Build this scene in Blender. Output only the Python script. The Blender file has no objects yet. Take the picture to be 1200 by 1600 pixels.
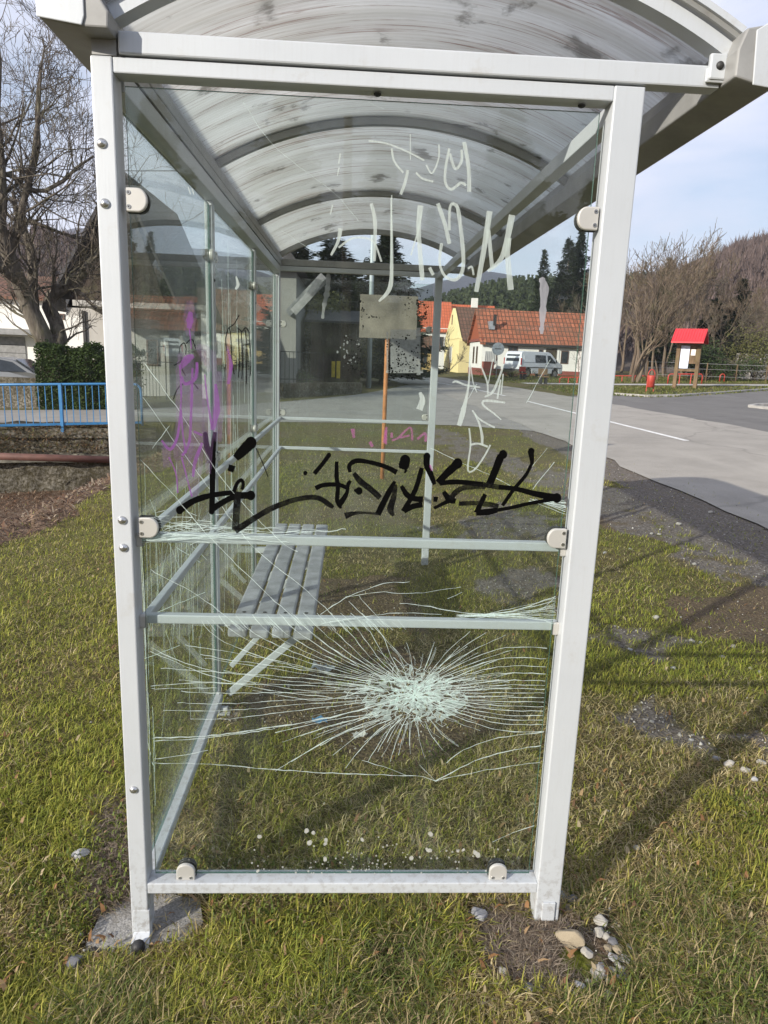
import bpy, bmesh, math, random
import numpy as np
from mathutils import Vector, Matrix
from mathutils.kdtree import KDTree
C = bpy.context.scene.collection
SC = bpy.context.scene
rnd = random.Random(7)
R = math.radians
# ------------------------------------------------------------------ camera
CAM = (0.5789, -1.706, 1.5875); YAW, PITCH, ROLL, FPX = 0.0522, 0.2166, 0.0372, 1095.54
def cam_axes():
    cy, sy, cp, sp = math.cos(YAW), math.sin(YAW), math.cos(PITCH), math.sin(PITCH)
    f = np.array([sy*cp, cy*cp, -sp]); r = np.array([cy, -sy, 0.0]); u = np.cross(r, f)
    r2 = math.cos(ROLL)*r + math.sin(ROLL)*u; u2 = -math.sin(ROLL)*r + math.cos(ROLL)*u
    return r2, u2, f
RX, UP, FW = cam_axes()
cam = bpy.data.cameras.new("camera"); cam_o = bpy.data.objects.new("camera", cam); C.objects.link(cam_o)
cam.sensor_fit = 'VERTICAL'; cam.sensor_height = 36; cam.lens = FPX/1600*36
cam.clip_start = 0.05; cam.clip_end = 6000
M = Matrix.Identity(4)
for i in range(3):
    M[i][0] = RX[i]; M[i][1] = UP[i]; M[i][2] = -FW[i]; M[i][3] = CAM[i]
cam_o.matrix_world = M
SC.camera = cam_o
# ------------------------------------------------------------------ light
SUN_AZ = (-0.751, -0.660); SUN_EL = R(21.5)
w = bpy.data.worlds.new("World"); SC.world = w; w.use_nodes = True
nt = w.node_tree; nt.nodes.clear()
sky = nt.nodes.new('ShaderNodeTexSky'); sky.sky_type = 'NISHITA'; sky.sun_disc = False
sky.sun_elevation = SUN_EL; sky.sun_rotation = math.atan2(SUN_AZ[0], SUN_AZ[1]); sky.air_density = 1.0; sky.dust_density = 0.8; sky.ozone_density = 2.0
tc = nt.nodes.new('ShaderNodeTexCoord'); mp = nt.nodes.new('ShaderNodeMapping'); mp.inputs['Scale'].default_value = (1.0, 1.0, 3.2)
nz = nt.nodes.new('ShaderNodeTexNoise'); nz.inputs['Scale'].default_value = 2.1; nz.inputs['Detail'].default_value = 9; nz.inputs['Roughness'].default_value = 0.55; nz.inputs['Distortion'].default_value = 0.5
cr = nt.nodes.new('ShaderNodeValToRGB'); cr.color_ramp.elements[0].position = 0.38; cr.color_ramp.elements[1].position = 0.60
cr.color_ramp.elements[0].color = (0.30, 0.30, 0.30, 1); cr.color_ramp.elements[1].color = (0.92, 0.92, 0.92, 1)
mx = nt.nodes.new('ShaderNodeMix'); mx.data_type = 'RGBA'
mx.inputs[7].default_value = (6.6, 6.7, 7.8, 1)
bg = nt.nodes.new('ShaderNodeBackground'); bg.inputs['Strength'].default_value = 0.10
wo = nt.nodes.new('ShaderNodeOutputWorld')
L = nt.links.new
L(tc.outputs['Generated'], mp.inputs[0]); L(mp.outputs[0], nz.inputs['Vector']); L(nz.outputs['Fac'], cr.inputs[0])
L(cr.outputs[0], mx.inputs[0]); L(sky.outputs[0], mx.inputs[6]); L(mx.outputs[2], bg.inputs[0]); L(bg.outputs[0], wo.inputs[0])
sun = bpy.data.lights.new("sun", 'SUN'); sun.energy = 4.5; sun.angle = R(0.5); sun.color = (1.0, 0.93, 0.82)
sun_o = bpy.data.objects.new("sun", sun); C.objects.link(sun_o)
sd = Vector((SUN_AZ[0]*math.cos(SUN_EL), SUN_AZ[1]*math.cos(SUN_EL), math.sin(SUN_EL)))
sun_o.rotation_euler = sd.to_track_quat('Z', 'Y').to_euler(); sun_o.location = (-6, -6, 8)
SC.view_settings.view_transform = 'Standard'; SC.view_settings.look = 'None'
SC.view_settings.exposure = 0.68; SC.view_settings.gamma = 1
SC.cycles.transparent_max_bounces = 48; SC.cycles.max_bounces = 8; SC.cycles.sample_clamp_indirect = 4
# ------------------------------------------------------------------ helpers
def ray(u, v):
    d = RX*(u-600)/FPX + UP*(800-v)/FPX + FW
    return d
def at(u, v, x=None, y=None, z=None):       # where the sight line through a photo point meets a plane
    d = ray(u, v)
    if x is not None: t = (x-CAM[0])/d[0]
    elif y is not None: t = (y-CAM[1])/d[1]
    else: t = (z-CAM[2])/d[2]
    return Vector((CAM[0]+d[0]*t, CAM[1]+d[1]*t, CAM[2]+d[2]*t))
def sstep(a, b, t):
    t = np.clip((np.asarray(t, float)-a)/(b-a), 0, 1); return t*t*(3-2*t)
def gz(x, y):                                # the lie of the land
    x = np.asarray(x, float); y = np.asarray(y, float)
    r = np.hypot(x-0.6, y-1.8)
    z = 0.033*np.clip(x, -12, 30)*sstep(2.0, 11, r)
    wl = 13.9+(x+7.05)*0.245                 # wall line of the ditch
    d = sstep(0, 2.6, -2.25-x)*(y < wl+0.42)*sstep(-9, -5, y)
    narrow = sstep(0, 1.2, wl-y)
    d2 = 1.42*d + 0.0*narrow
    z = z-.05*np.exp(-((x-.03)**2+(y+.06)**2)/.09)
    return z-d2
def gat(u, v):
    lo, hi = 0.5, 400; d = ray(u, v)
    t = 0.6
    while t < 400:
        p = np.array(CAM)+d*t
        if p[2] < float(gz(p[0], p[1])): break
        t *= 1.01
    a, b = t/1.01, t
    for _ in range(20):
        m = (a+b)/2; p = np.array(CAM)+d*m
        if p[2] < float(gz(p[0], p[1])): b = m
        else: a = m
    return Vector(np.array(CAM)+d*b)
def tag(o, label=None, cat=None, group=None, kind=None):
    if label: o['label'] = label
    if cat: o['category'] = cat
    if group: o['group'] = group
    if kind: o['kind'] = kind
    return o
def empty(name, loc=(0, 0, 0), rz=0, label=None, cat=None, group=None):
    o = bpy.data.objects.new(name, None); C.objects.link(o); o.location = loc; o.rotation_euler = (0, 0, rz)
    o.empty_display_size = 0.2
    return tag(o, label, cat, group)
class MB:
    def __init__(s): s.v = []; s.f = []; s.m = []
    def add(s, vs, fs, mi=0):
        b = len(s.v); s.v.extend([tuple(map(float, p)) for p in vs])
        for f in fs: s.f.append(tuple(b+i for i in f)); s.m.append(mi)
        return s
    def box(s, x0, y0, z0, x1, y1, z1, mi=0):
        x0, x1 = min(x0, x1), max(x0, x1); y0, y1 = min(y0, y1), max(y0, y1); z0, z1 = min(z0, z1), max(z0, z1)
        return s.add([(x0,y0,z0),(x1,y0,z0),(x1,y1,z0),(x0,y1,z0),(x0,y0,z1),(x1,y0,z1),(x1,y1,z1),(x0,y1,z1)],
              [(0,3,2,1),(4,5,6,7),(0,1,5,4),(1,2,6,5),(2,3,7,6),(3,0,4,7)], mi)
    def bar(s, p, q, w, h, up=(0,0,1), mi=0):
        p = Vector(p); q = Vector(q); d = (q-p).normalized(); u = Vector(up); r = d.cross(u)
        if r.length < 1e-4: r = d.cross(Vector((1,0,0)))
        r.normalize(); u = r.cross(d); r *= w/2; u = u*(h/2)
        return s.add([p-r-u, p+r-u, p+r+u, p-r+u, q-r-u, q+r-u, q+r+u, q-r+u],
              [(0,1,2,3),(4,7,6,5),(0,4,5,1),(1,5,6,2),(2,6,7,3),(3,7,4,0)], mi)
    def tube(s, pts, rads, n=8, mi=0, cap=True):
        pts = [Vector(p) for p in pts]
        if not hasattr(rads, '__len__'): rads = [rads]*len(pts)
        b = len(s.v); prev = None
        for i, p in enumerate(pts):
            d = (pts[min(i+1, len(pts)-1)]-pts[max(i-1, 0)])
            d = d.normalized() if d.length > 1e-9 else Vector((0,0,1))
            if prev is None:
                a = d.cross(Vector((0,0,1)) if abs(d.z) < .9 else Vector((1,0,0))).normalized()
            else:
                a = (prev-d*prev.dot(d))
                a = a.normalized() if a.length > 1e-6 else d.orthogonal().normalized()
            prev = a; c = d.cross(a)
            for k in range(n):
                t = 2*math.pi*k/n; q = p+(a*math.cos(t)+c*math.sin(t))*rads[i]
                s.v.append((q.x, q.y, q.z))
        for i in range(len(pts)-1):
            for k in range(n):
                k2 = (k+1) % n
                s.f.append((b+i*n+k, b+i*n+k2, b+(i+1)*n+k2, b+(i+1)*n+k)); s.m.append(mi)
        if cap:
            s.f.append(tuple(b+k for k in reversed(range(n)))); s.m.append(mi)
            e = b+(len(pts)-1)*n; s.f.append(tuple(e+k for k in range(n))); s.m.append(mi)
        return s
    def prism(s, poly, vec, mi=0):
        n = len(poly); vec = Vector(vec); a = [Vector(p) for p in poly]; vs = a+[p+vec for p in a]
        return s.add(vs, [tuple(reversed(range(n))), tuple(range(n, 2*n))]+[(i, (i+1) % n, n+(i+1) % n, n+i) for i in range(n)], mi)
    def disc(s, c, axis, r, h, n=16, mi=0, r2=None):
        c = Vector(c); ax = Vector(axis).normalized()
        return s.tube([c, c+ax*h], [r, r if r2 is None else r2], n, mi)
    def dome(s, c, axis, r, h, n=14, mi=0):
        c = Vector(c); ax = Vector(axis).normalized(); P = []; Q = []
        for i in range(6):
            t = i/5*math.pi/2; P.append(c+ax*h*math.sin(t)); Q.append(max(r*math.cos(t), 1e-4))
        return s.tube(P, Q, n, mi)
    def build(s, name, mats, parent=None, smooth=False, bevel=0, recalc=True):
        me = bpy.data.meshes.new(name); me.from_pydata(s.v, [], s.f)
        mats = mats if isinstance(mats, (list, tuple)) else [mats]
        for m in mats: me.materials.append(m)
        if len(mats) > 1: me.polygons.foreach_set('material_index', s.m)
        if recalc and len(s.f) < 60000:
            bm = bmesh.new(); bm.from_mesh(me); bmesh.ops.recalc_face_normals(bm, faces=bm.faces); bm.to_mesh(me); bm.free()
        if smooth: me.polygons.foreach_set('use_smooth', [True]*len(me.polygons))
        me.update()
        o = bpy.data.objects.new(name, me); C.objects.link(o)
        if parent: o.parent = parent
        if bevel:
            b = o.modifiers.new('bevel', 'BEVEL'); b.width = bevel; b.segments = 2; b.limit_method = 'ANGLE'; b.angle_limit = R(40)
        return o
def copy_tree(o, parent=None):
    c = o.copy(); C.objects.link(c); c.parent = parent
    for ch in list(o.children): copy_tree(ch, c)
    return c
# ------------------------------------------------------------------ materials
class NT:
    def __init__(s, name):
        s.m = bpy.data.materials.new(name); s.m.use_nodes = True; s.t = s.m.node_tree; s.t.nodes.clear()
        s.out = s.n('OutputMaterial')
    def n(s, typ, **kw):
        x = s.t.nodes.new('ShaderNode'+typ)
        for k, v in kw.items(): setattr(x, k, v)
        return x
    def l(s, a, b): s.t.links.new(a, b)
    def coord(s, scale=(1,1,1), kind='Object'):
        tc = s.n('TexCoord'); mp = s.n('Mapping'); mp.inputs['Scale'].default_value = scale
        s.l(tc.outputs[kind], mp.inputs[0]); return mp.outputs[0]
    def noise(s, vec, scale, detail=4, rough=.55, dist=0):
        x = s.n('TexNoise'); x.inputs['Scale'].default_value = scale; x.inputs['Detail'].default_value = detail
        x.inputs['Roughness'].default_value = rough; x.inputs['Distortion'].default_value = dist
        s.l(vec, x.inputs['Vector']); return x.outputs['Fac']
    def ramp(s, fac, stops):
        x = s.n('ValToRGB'); e = x.color_ramp.elements
        while len(e) < len(stops): e.new(0.5)
        for i, (p, c) in enumerate(stops):
            e[i].position = p; c = (c, c, c) if not hasattr(c, '__len__') else c; e[i].color = (*c, 1)
        s.l(fac, x.inputs[0]); return x.outputs[0]
    def mix(s, fac, a, b, mode='MIX'):
        x = s.n('Mix'); x.data_type = 'RGBA'; x.blend_type = mode
        for sock, val in ((x.inputs[0], fac), (x.inputs[6], a), (x.inputs[7], b)):
            if hasattr(val, 'links'): s.l(val, sock)
            elif hasattr(val, '__len__'): sock.default_value = (*val, 1)
            else: sock.default_value = val
        return x.outputs[2]
    def math(s, op, a, b=0.0, clamp=False):
        x = s.n('Math'); x.operation = op; x.use_clamp = clamp
        for sock, val in ((x.inputs[0], a), (x.inputs[1], b)):
            if hasattr(val, 'links'): s.l(val, sock)
            else: sock.default_value = val
        return x.outputs[0]
    def princ(s, col, rough=.7, metal=0, bump=None, bstr=.3, bdist=.01, spec=.5):
        p = s.n('BsdfPrincipled')
        if hasattr(col, 'links'): s.l(col, p.inputs['Base Color'])
        else: p.inputs['Base Color'].default_value = (*col, 1)
        if hasattr(rough, 'links'): s.l(rough, p.inputs['Roughness'])
        else: p.inputs['Roughness'].default_value = rough
        p.inputs['Metallic'].default_value = metal; p.inputs['Specular IOR Level'].default_value = spec
        if bump is not None:
            b = s.n('Bump'); b.inputs['Strength'].default_value = bstr; b.inputs['Distance'].default_value = bdist
            s.l(bump, b.inputs['Height']); s.l(b.outputs[0], p.inputs['Normal'])
        return p
    def done(s, sh): s.l(sh.outputs[0] if hasattr(sh, 'outputs') else sh, s.out.inputs[0]); return s.m
def simple(name, col, rough=.7, metal=0, var=.25, scale=6, bump=0, bscale=40, spec=.5):
    t = NT(name); v = t.coord(); n = t.noise(v, scale, 5)
    c = t.mix(t.ramp(n, [(.3, 0), (.7, 1)]), tuple(k*(1-var) for k in col), tuple(min(1, k*(1+var)) for k in col))
    b = t.noise(v, bscale, 4) if bump else None
    return t.done(t.princ(c, rough, metal, b, bump, .01, spec))
def metal_mat():
    t = NT('light grey coated aluminium'); v = t.coord()
    n = t.noise(v, 3, 6); n2 = t.noise(t.coord((60, 60, 3)), 3, 4, .6)
    c = t.mix(t.ramp(n, [(.3, 0), (.75, 1)]), (.44, .465, .49), (.50, .525, .55))
    sx = t.n('SeparateXYZ'); t.l(v, sx.inputs[0])
    low = t.math('SUBTRACT', .30, sx.outputs[2], True); low = t.math('MULTIPLY', low, 3.2, True)
    spots = t.ramp(t.noise(v, 46, 8, .7), [(.50, 0), (.60, 1)])
    f = t.math('MULTIPLY', spots, low); f = t.math('MULTIPLY', f, .5)
    c = t.mix(f, c, (.16, .13, .10))
    g = t.ramp(t.noise(v, 9, 8, .75), [(.56, 0), (.72, 1)]); c = t.mix(t.math('MULTIPLY', g, .42), c, (.34, .31, .26))
    c = t.mix(t.math('MULTIPLY', t.ramp(n2, [(.5, 0), (.8, 1)]), .18), c, (.36, .36, .35))
    return t.done(t.princ(c, .42, .15, n2, .04, .004))
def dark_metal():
    t = NT('weathered aluminium with shade toned in'); v = t.coord()
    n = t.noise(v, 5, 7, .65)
    c = t.mix(t.ramp(n, [(.35, 0), (.7, 1)]), (.22, .22, .215), (.33, .33, .32))  # base tone darkened to stand for shade on the roof undersides
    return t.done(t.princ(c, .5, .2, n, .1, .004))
def glass_mat(name, tint=(.88, .925, .905), dirt=.06, streak=(22, 22, 1.2), grime=0.25):
    t = NT(name); v = t.coord()
    g = t.n('NewGeometry'); dp = t.n('VectorMath'); dp.operation = 'DOT_PRODUCT'
    t.l(g.outputs['Incoming'], dp.inputs[0]); t.l(g.outputs['Normal'], dp.inputs[1])
    c = t.math('ABSOLUTE', dp.outputs['Value']); c = t.math('SUBTRACT', 1.0, c); c = t.math('POWER', c, 5.0)
    fr = t.math('ADD', t.math('MULTIPLY', c, .8), .035)
    tr = t.n('BsdfTransparent'); tr.inputs[0].default_value = (*tint, 1)
    gl = t.n('BsdfGlossy'); gl.inputs['Roughness'].default_value = .012
    wv = t.noise(t.coord((1, 1, 1)), 1.6, 2); bp = t.n('Bump'); bp.inputs['Strength'].default_value = .02; bp.inputs['Distance'].default_value = .01
    t.l(wv, bp.inputs['Height']); t.l(bp.outputs[0], gl.inputs['Normal'])
    m1 = t.n('MixShader'); t.l(fr, m1.inputs[0]); t.l(tr.outputs[0], m1.inputs[1]); t.l(gl.outputs[0], m1.inputs[2])
    df = t.n('BsdfDiffuse'); df.inputs[0].default_value = (.62, .64, .60, 1)
    tl = t.n('BsdfTranslucent'); tl.inputs[0].default_value = (.62, .64, .60, 1)
    md = t.n('MixShader'); md.inputs[0].default_value = .45; t.l(df.outputs[0], md.inputs[1]); t.l(tl.outputs[0], md.inputs[2])
    st = t.ramp(t.noise(t.coord(streak), 1.0, 6, .6), [(.45, 0), (.75, 1)])
    bl = t.ramp(t.noise(v, 2.2, 6, .6), [(.4, .15), (.75, 1)])
    sp = t.ramp(t.noise(v, 60, 3, .6), [(.60, 0), (.72, 1)])
    sx = t.n('SeparateXYZ'); t.l(v, sx.inputs[0])
    low = t.math('MULTIPLY', t.math('SUBTRACT', .34, sx.outputs[2], True), 3.0, True)
    f = t.math('MULTIPLY', st, bl); f = t.math('MULTIPLY', f, grime*1.1)
    f = t.math('ADD', f, dirt); f = t.math('ADD', f, t.math('MULTIPLY', t.math('MULTIPLY', sp, low), .30))
    f = t.math('ADD', f, t.math('MULTIPLY', sp, .012), True)
    m2 = t.n('MixShader'); t.l(f, m2.inputs[0]); t.l(m1.outputs[0], m2.inputs[1]); t.l(md.outputs[0], m2.inputs[2])
    return t.done(m2)
def paint_film(name, col, alpha=1.0, streak=None, rough=.5, transl=.3, spec=.4):
    t = NT(name); df = t.princ(col, rough, spec=spec)
    tl = t.n('BsdfTranslucent'); tl.inputs[0].default_value = (*col, 1)
    m0 = t.n('MixShader'); m0.inputs[0].default_value = transl; t.l(df.outputs[0], m0.inputs[1]); t.l(tl.outputs[0], m0.inputs[2])
    tr = t.n('BsdfTransparent'); m = t.n('MixShader')
    n = t.noise(t.coord(streak or (40, 40, 40)), 1.0, 5, .6)
    f = t.math('MULTIPLY', t.ramp(n, [(.25, .62), (.6, 1)]), alpha, True)
    t.l(f, m.inputs[0]); t.l(tr.outputs[0], m.inputs[1]); t.l(m0.outputs[0], m.inputs[2])
    return t.done(m)
def roof_mat():
    t = NT('dirty multiwall polycarbonate'); v = t.coord()
    s1 = t.noise(t.coord((1.3, 22, 1.3)), 1.0, 7, .65, .3)
    s2 = t.noise(t.coord((.8, 9, .8)), 1.7, 6, .6, .2)
    flute = t.n('TexWave'); flute.wave_type = 'BANDS'; flute.bands_direction = 'Y'; flute.inputs['Scale'].default_value = 16; flute.inputs['Distortion'].default_value = .1
    t.l(v, flute.inputs['Vector'])
    c = t.mix(t.ramp(s2, [(.3, 0), (.7, 1)]), (.60, .60, .575), (.79, .80, .80))
    c = t.mix(t.math('MULTIPLY', t.ramp(s1, [(.54, 0), (.72, 1)]), .42), c, (.36, .27, .19))
    rs = t.noise(t.coord((2.2, 60, 2.2)), 1.0, 6, .7, .5)
    c = t.mix(t.math('MULTIPLY', t.ramp(rs, [(.55, 0), (.64, 1)]), .85), c, (.20, .085, .04))
    blot = t.ramp(t.noise(v, 5.5, 5, .6, .3), [(.605, 0), (.655, 1)])
    c = t.mix(t.math('MULTIPLY', blot, .75), c, (.10, .085, .06))
    c = t.mix(t.math('MULTIPLY', flute.outputs['Fac'], .22), c, (.40, .39, .35))
    df = t.princ(c, .35)
    tl = t.n('BsdfTranslucent'); t.l(c, tl.inputs[0])
    m0 = t.n('MixShader'); m0.inputs[0].default_value = .66; t.l(df.outputs[0], m0.inputs[1]); t.l(tl.outputs[0], m0.inputs[2])
    tr = t.n('BsdfTransparent'); tr.inputs[0].default_value = (.88, .88, .86, 1)
    m = t.n('MixShader'); f = t.math('SUBTRACT', .82, t.math('MULTIPLY', t.ramp(s2, [(.3, 0), (.8, 1)]), .16))
    t.l(f, m.inputs[0]); t.l(tr.outputs[0], m.inputs[1]); t.l(m0.outputs[0], m.inputs[2])
    return t.done(m)
def tile_mat(name, a, b, dark, moss=.5, sc=(4.2, 3.2)):
    t = NT(name); v = t.coord()
    sx = t.n('SeparateXYZ'); t.l(v, sx.inputs[0])
    br = t.n('TexBrick'); br.inputs['Scale'].default_value = 1.0; br.inputs['Brick Width'].default_value = .34; br.inputs['Row Height'].default_value = .50
    br.inputs['Mortar Size'].default_value = .055; br.inputs['Mortar Smooth'].default_value = .6; br.offset = 0.0
    cb = t.n('CombineXYZ'); t.l(sx.outputs[0], cb.inputs[0])
    t.l(t.math('ADD', t.math('MULTIPLY', sx.outputs[2], 1.25), t.math('MULTIPLY', sx.outputs[1], .0)), cb.inputs[1]); t.l(cb.outputs[0], br.inputs['Vector'])
    br.inputs['Color1'].default_value = (*a, 1); br.inputs['Color2'].default_value = (*b, 1); br.inputs['Mortar'].default_value = (*dark, 1)
    n = t.noise(v, .55, 7, .7)
    n2 = t.noise(v, 3.4, 5, .7)
    c = t.mix(t.math('MULTIPLY', t.ramp(n2, [(.40, 0), (.70, 1)]), .60), br.outputs[0], dark)
    c = t.mix(t.math('MULTIPLY', t.ramp(n, [(.45, 0), (.68, 1)]), moss), c, (.10, .075, .055))
    return t.done(t.princ(c, .85, 0, br.outputs['Fac'], -.4, .03, .2))
def plaster(name, col, stain=.35, sc=.8):
    t = NT(name); v = t.coord(); n = t.noise(v, sc, 8, .7); n2 = t.noise(t.coord((3, 3, .5)), 1.3, 5)
    c = t.mix(t.math('MULTIPLY', t.ramp(n, [(.45, 0), (.75, 1)]), stain), col, tuple(k*.55 for k in col))
    c = t.mix(t.math('MULTIPLY', t.ramp(n2, [(.5, 0), (.8, 1)]), stain*.6), c, tuple(k*.7 for k in col))
    return t.done(t.princ(c, .9, 0, t.noise(v, 30, 4), .2, .01, .2))
def bark(name, a, b, sc=9):
    t = NT(name); n = t.noise(t.coord((1, 1, .22)), sc, 7, .65, .4); n2 = t.noise(t.coord(), 1.4, 4)
    c = t.mix(t.ramp(n, [(.35, 0), (.65, 1)]), a, b); c = t.mix(t.math('MULTIPLY', t.ramp(n2, [(.5, 0), (.7, 1)]), .35), c, (.13, .14, .06))
    return t.done(t.princ(c, .9, 0, n, .9, .04, .2))
def leaf_mat(name, a, b, sc=1.2, rough=.6, transl=.25):
    t = NT(name); v = t.coord(); n = t.noise(v, sc, 4, .6); n2 = t.noise(v, sc*14, 2)
    c = t.mix(t.ramp(n, [(.35, 0), (.68, 1)]), a, b); c = t.mix(t.math('MULTIPLY', n2, .45), c, tuple(min(1, k*1.7) for k in b))
    p = t.princ(c, rough, 0, None, spec=.25); tl = t.n('BsdfTranslucent'); t.l(c, tl.inputs[0])
    m = t.n('MixShader'); m.inputs[0].default_value = transl; t.l(p.outputs[0], m.inputs[1]); t.l(tl.outputs[0], m.inputs[2])
    return t.done(m)
MT = {}
MT['metal'] = metal_mat(); MT['dark'] = dark_metal()
MT['glass'] = glass_mat('dirty clear safety glass', (.92, .95, .938), .004, (14, 14, 2.5), .05)
MT['glass_side'] = glass_mat('streaky clear side glass', (.91, .94, .925), .010, (1, 30, 1.0), .13)
MT['edge'] = simple('green glass edge', (.05, .11, .09), .2)
MT['roof'] = roof_mat()
MT['black'] = paint_film('black marker', (.002, .002, .002), 1.62, None, .95, 0, .04)
MT['black_thin'] = paint_film('worn black marker', (.004, .004, .004), 1.05, (30, 30, 30), .9, 0, .05)
MT['white'] = paint_film('whitish scrawl', (.70, .78, .74), .72, (200, 200, 12), .6, .5)
MT['lilac'] = paint_film('greyish smear', (.42, .42, .46), .85, (60, 60, 20), .6, .4)
MT['purple'] = paint_film('purple spray', (.24, .07, .31), .80, (60, 60, 25), .5, .4)
MT['purple_thin'] = paint_film('thin purple spray', (.36, .20, .44), .19, (25, 25, 12), .5, .5)
MT['pink'] = paint_film('pink marker', (.55, .14, .42), .42, (60, 60, 60), .5, .4)
MT['crack'] = paint_film('cracked glass edges', (.78, .90, .87), .85, (90, 90, 90), .2, .55)
MT['frost'] = paint_film('crushed glass', (.68, .84, .80), .50, (120, 120, 120), .4, .6)
MT['paper'] = paint_film('peeling poster remains', (.52, .52, .52), .68, (30, 30, 30), .8, .4)
MT['clamp'] = simple('satin clamp metal', (.50, .49, .46), .38, .35, .08)
MT['gasket'] = simple('black rubber', (.02, .02, .02), .6)
MT['steel'] = simple('stainless bolt', (.55, .55, .54), .25, .9, .1)
MT['slat'] = simple('weathered grey slat', (.27, .275, .29), .75, 0, .3, 12, .25, 90)
MT['concrete'] = simple('concrete', (.33, .32, .30), .9, 0, .3, 5, .6, 60)
MT['mossy'] = simple('mossy concrete', (.15, .14, .11), .95, 0, .6, 2.2, 1.0, 18)
# ------------------------------------------------------------------ ground
_h = np.random.RandomState(3).rand(256, 256)
def vnoise(x, y, s):
    x = np.asarray(x, float)*s+100; y = np.asarray(y, float)*s+100
    xi = np.floor(x).astype(int); yi = np.floor(y).astype(int); fx = x-xi; fy = y-yi
    fx = fx*fx*(3-2*fx); fy = fy*fy*(3-2*fy)
    g = lambda a, b: _h[a % 256, b % 256]
    return (g(xi, yi)*(1-fx)+g(xi+1, yi)*fx)*(1-fy)+(g(xi, yi+1)*(1-fx)+g(xi+1, yi+1)*fx)*fy
def fbm(x, y, s, o=4):
    return sum(vnoise(x, y, s*2**i)*.5**i for i in range(o))/(2-.5**(o-1))
def pip(x, y, poly):
    ins = np.zeros(np.shape(x), bool); n = len(poly)
    for i in range(n):
        x0, y0 = poly[i]; x1, y1 = poly[(i+1) % n]
        if y0 == y1: continue
        c = ((y0 > y) != (y1 > y)) & (x < (x1-x0)*(y-y0)/(y1-y0)+x0); ins ^= c
    return ins
def wpoly(px): return [tuple(gat(u, v)[:2]) for u, v in px]
def soft(x, y, poly, wob=.24):
    wx = x+(fbm(x, y, 2.3, 5)-.5)*wob*4; wy = y+(fbm(x+31, y+17, 2.3, 5)-.5)*wob*4
    return pip(wx, wy, poly).astype(float)
GRAVEL = [wpoly([(640,668),(700,672),(760,700),(800,715),(880,735),(960,760),(1080,775),(1230,830),(1230,930),(1120,880),(1040,845),(930,812),(860,775),(780,735),(700,700)]),
          wpoly([(730,800),(800,785),(860,815),(850,850),(760,855),(700,835)]),
          wpoly([(755,905),(830,890),(890,925),(860,965),(780,955)]),
          wpoly([(925,955),(990,975),(1090,1015),(1070,1030),(980,1030),(925,1000)]),
          wpoly([(1000,1105),(1080,1100),(1130,1135),(1060,1170),(1000,1150)]),
          wpoly([(1120,1165),(1230,1150),(1230,1230),(1160,1225)]),
          wpoly([(370,1085),(470,1080),(480,1125),(400,1135)])]
SOIL = [wpoly([(1040,950),(1120,930),(1230,900),(1230,1010),(1110,1000)]), wpoly([(500,905),(640,905),(650,985),(500,985)]),
        wpoly([(430,1060),(620,1010),(740,1060),(740,1140),(600,1180),(420,1150)]), wpoly([(860,770),(960,790),(1090,865),(1000,835),(900,815)]),
        wpoly([(745,1400),(870,1400),(900,1440),(960,1420),(985,1520),(900,1560),(820,1545),(770,1500)]), wpoly([(470,1000),(560,990),(560,1050),(470,1060)]), wpoly([(150,1250),(198,1230),(212,1420),(150,1425),(110,1440),(128,1330)]), wpoly([(560,1480),(700,1470),(720,1560),(620,1600),(540,1550)])]
MOSS = wpoly([(862,1470),(905,1462),(930,1500),(915,1535),(880,1522),(858,1492)])
PEB = wpoly([(905,1475),(925,1440),(960,1450),(990,1490),(985,1540),(960,1560),(890,1562),(880,1525),(925,1500)])
PAD = wpoly([(132,1478),(150,1425),(205,1392),(262,1392),(318,1398),(322,1440),(290,1470),(250,1478),(170,1486)])
def cover(x, y):
    gr = np.zeros(np.shape(x)); so = np.zeros(np.shape(x))
    for p in GRAVEL: gr = np.maximum(gr, soft(x, y, p))
    for p in SOIL: so = np.maximum(so, soft(x, y, p, .10))
    gr = np.maximum(gr, (x > 4.15+fbm(x, y, .8)*.9-.45).astype(float)*(x < 10)*(y > -20)*(y < 14))
    gr = gr*np.where((x > 3.9) | (fbm(x+4, y+9, 6.5, 4) > .40), 1, .35)
    n = fbm(x, y, 1.1); so = np.maximum(so, sstep(.60, .72, n)*.6*(x > -1))
    lf = ((x < -2.12-(fbm(x, y, 1.4)-.5)*.7) & (y < 12)).astype(float)
    lf = np.maximum(lf, ((x < -1.6) & (y > 8.3+fbm(x, y, 1.2)) & (y < 15)).astype(float))
    return gr, so, lf
def spaced(a, b, fine0, fine1, d, growth=1.22):
    mid = list(np.arange(fine0, fine1, d)); lo = []; s = d; t = fine0
    while t > a: s *= growth; t -= s; lo.append(t)
    hi = []; s = d; t = mid[-1]
    while t < b: s *= growth; t += s; hi.append(t)
    return np.array(lo[::-1]+mid+hi)
xs = spaced(-2600, 2600, -5.4, 4.6, .05); ys = spaced(-600, 3000, -.9, 7.5, .05)
xs = np.sort(np.concatenate([xs, np.arange(-12, -5.5, .2), np.arange(4.8, 18, .33)])); ys = np.sort(np.concatenate([ys, np.arange(7.6, 36, .3)]))
X, Y = np.meshgrid(xs, ys)
near = (X > -6) & (X < 6) & (Y > -3) & (Y < 12)
Z = gz(X, Y)
gr, so, lf = cover(X, Y)
bump = (fbm(X, Y, 2.2, 4)-.5)*.05+(fbm(X+9, Y+3, 11, 3)-.5)*.025+(fbm(X+5, Y+3, 34, 2)-.5)*.012
fade = 1-sstep(7, 12, np.hypot(X-.6, Y-1.5))
onroad = (X > 4.4) | (Y > 14)
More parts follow.
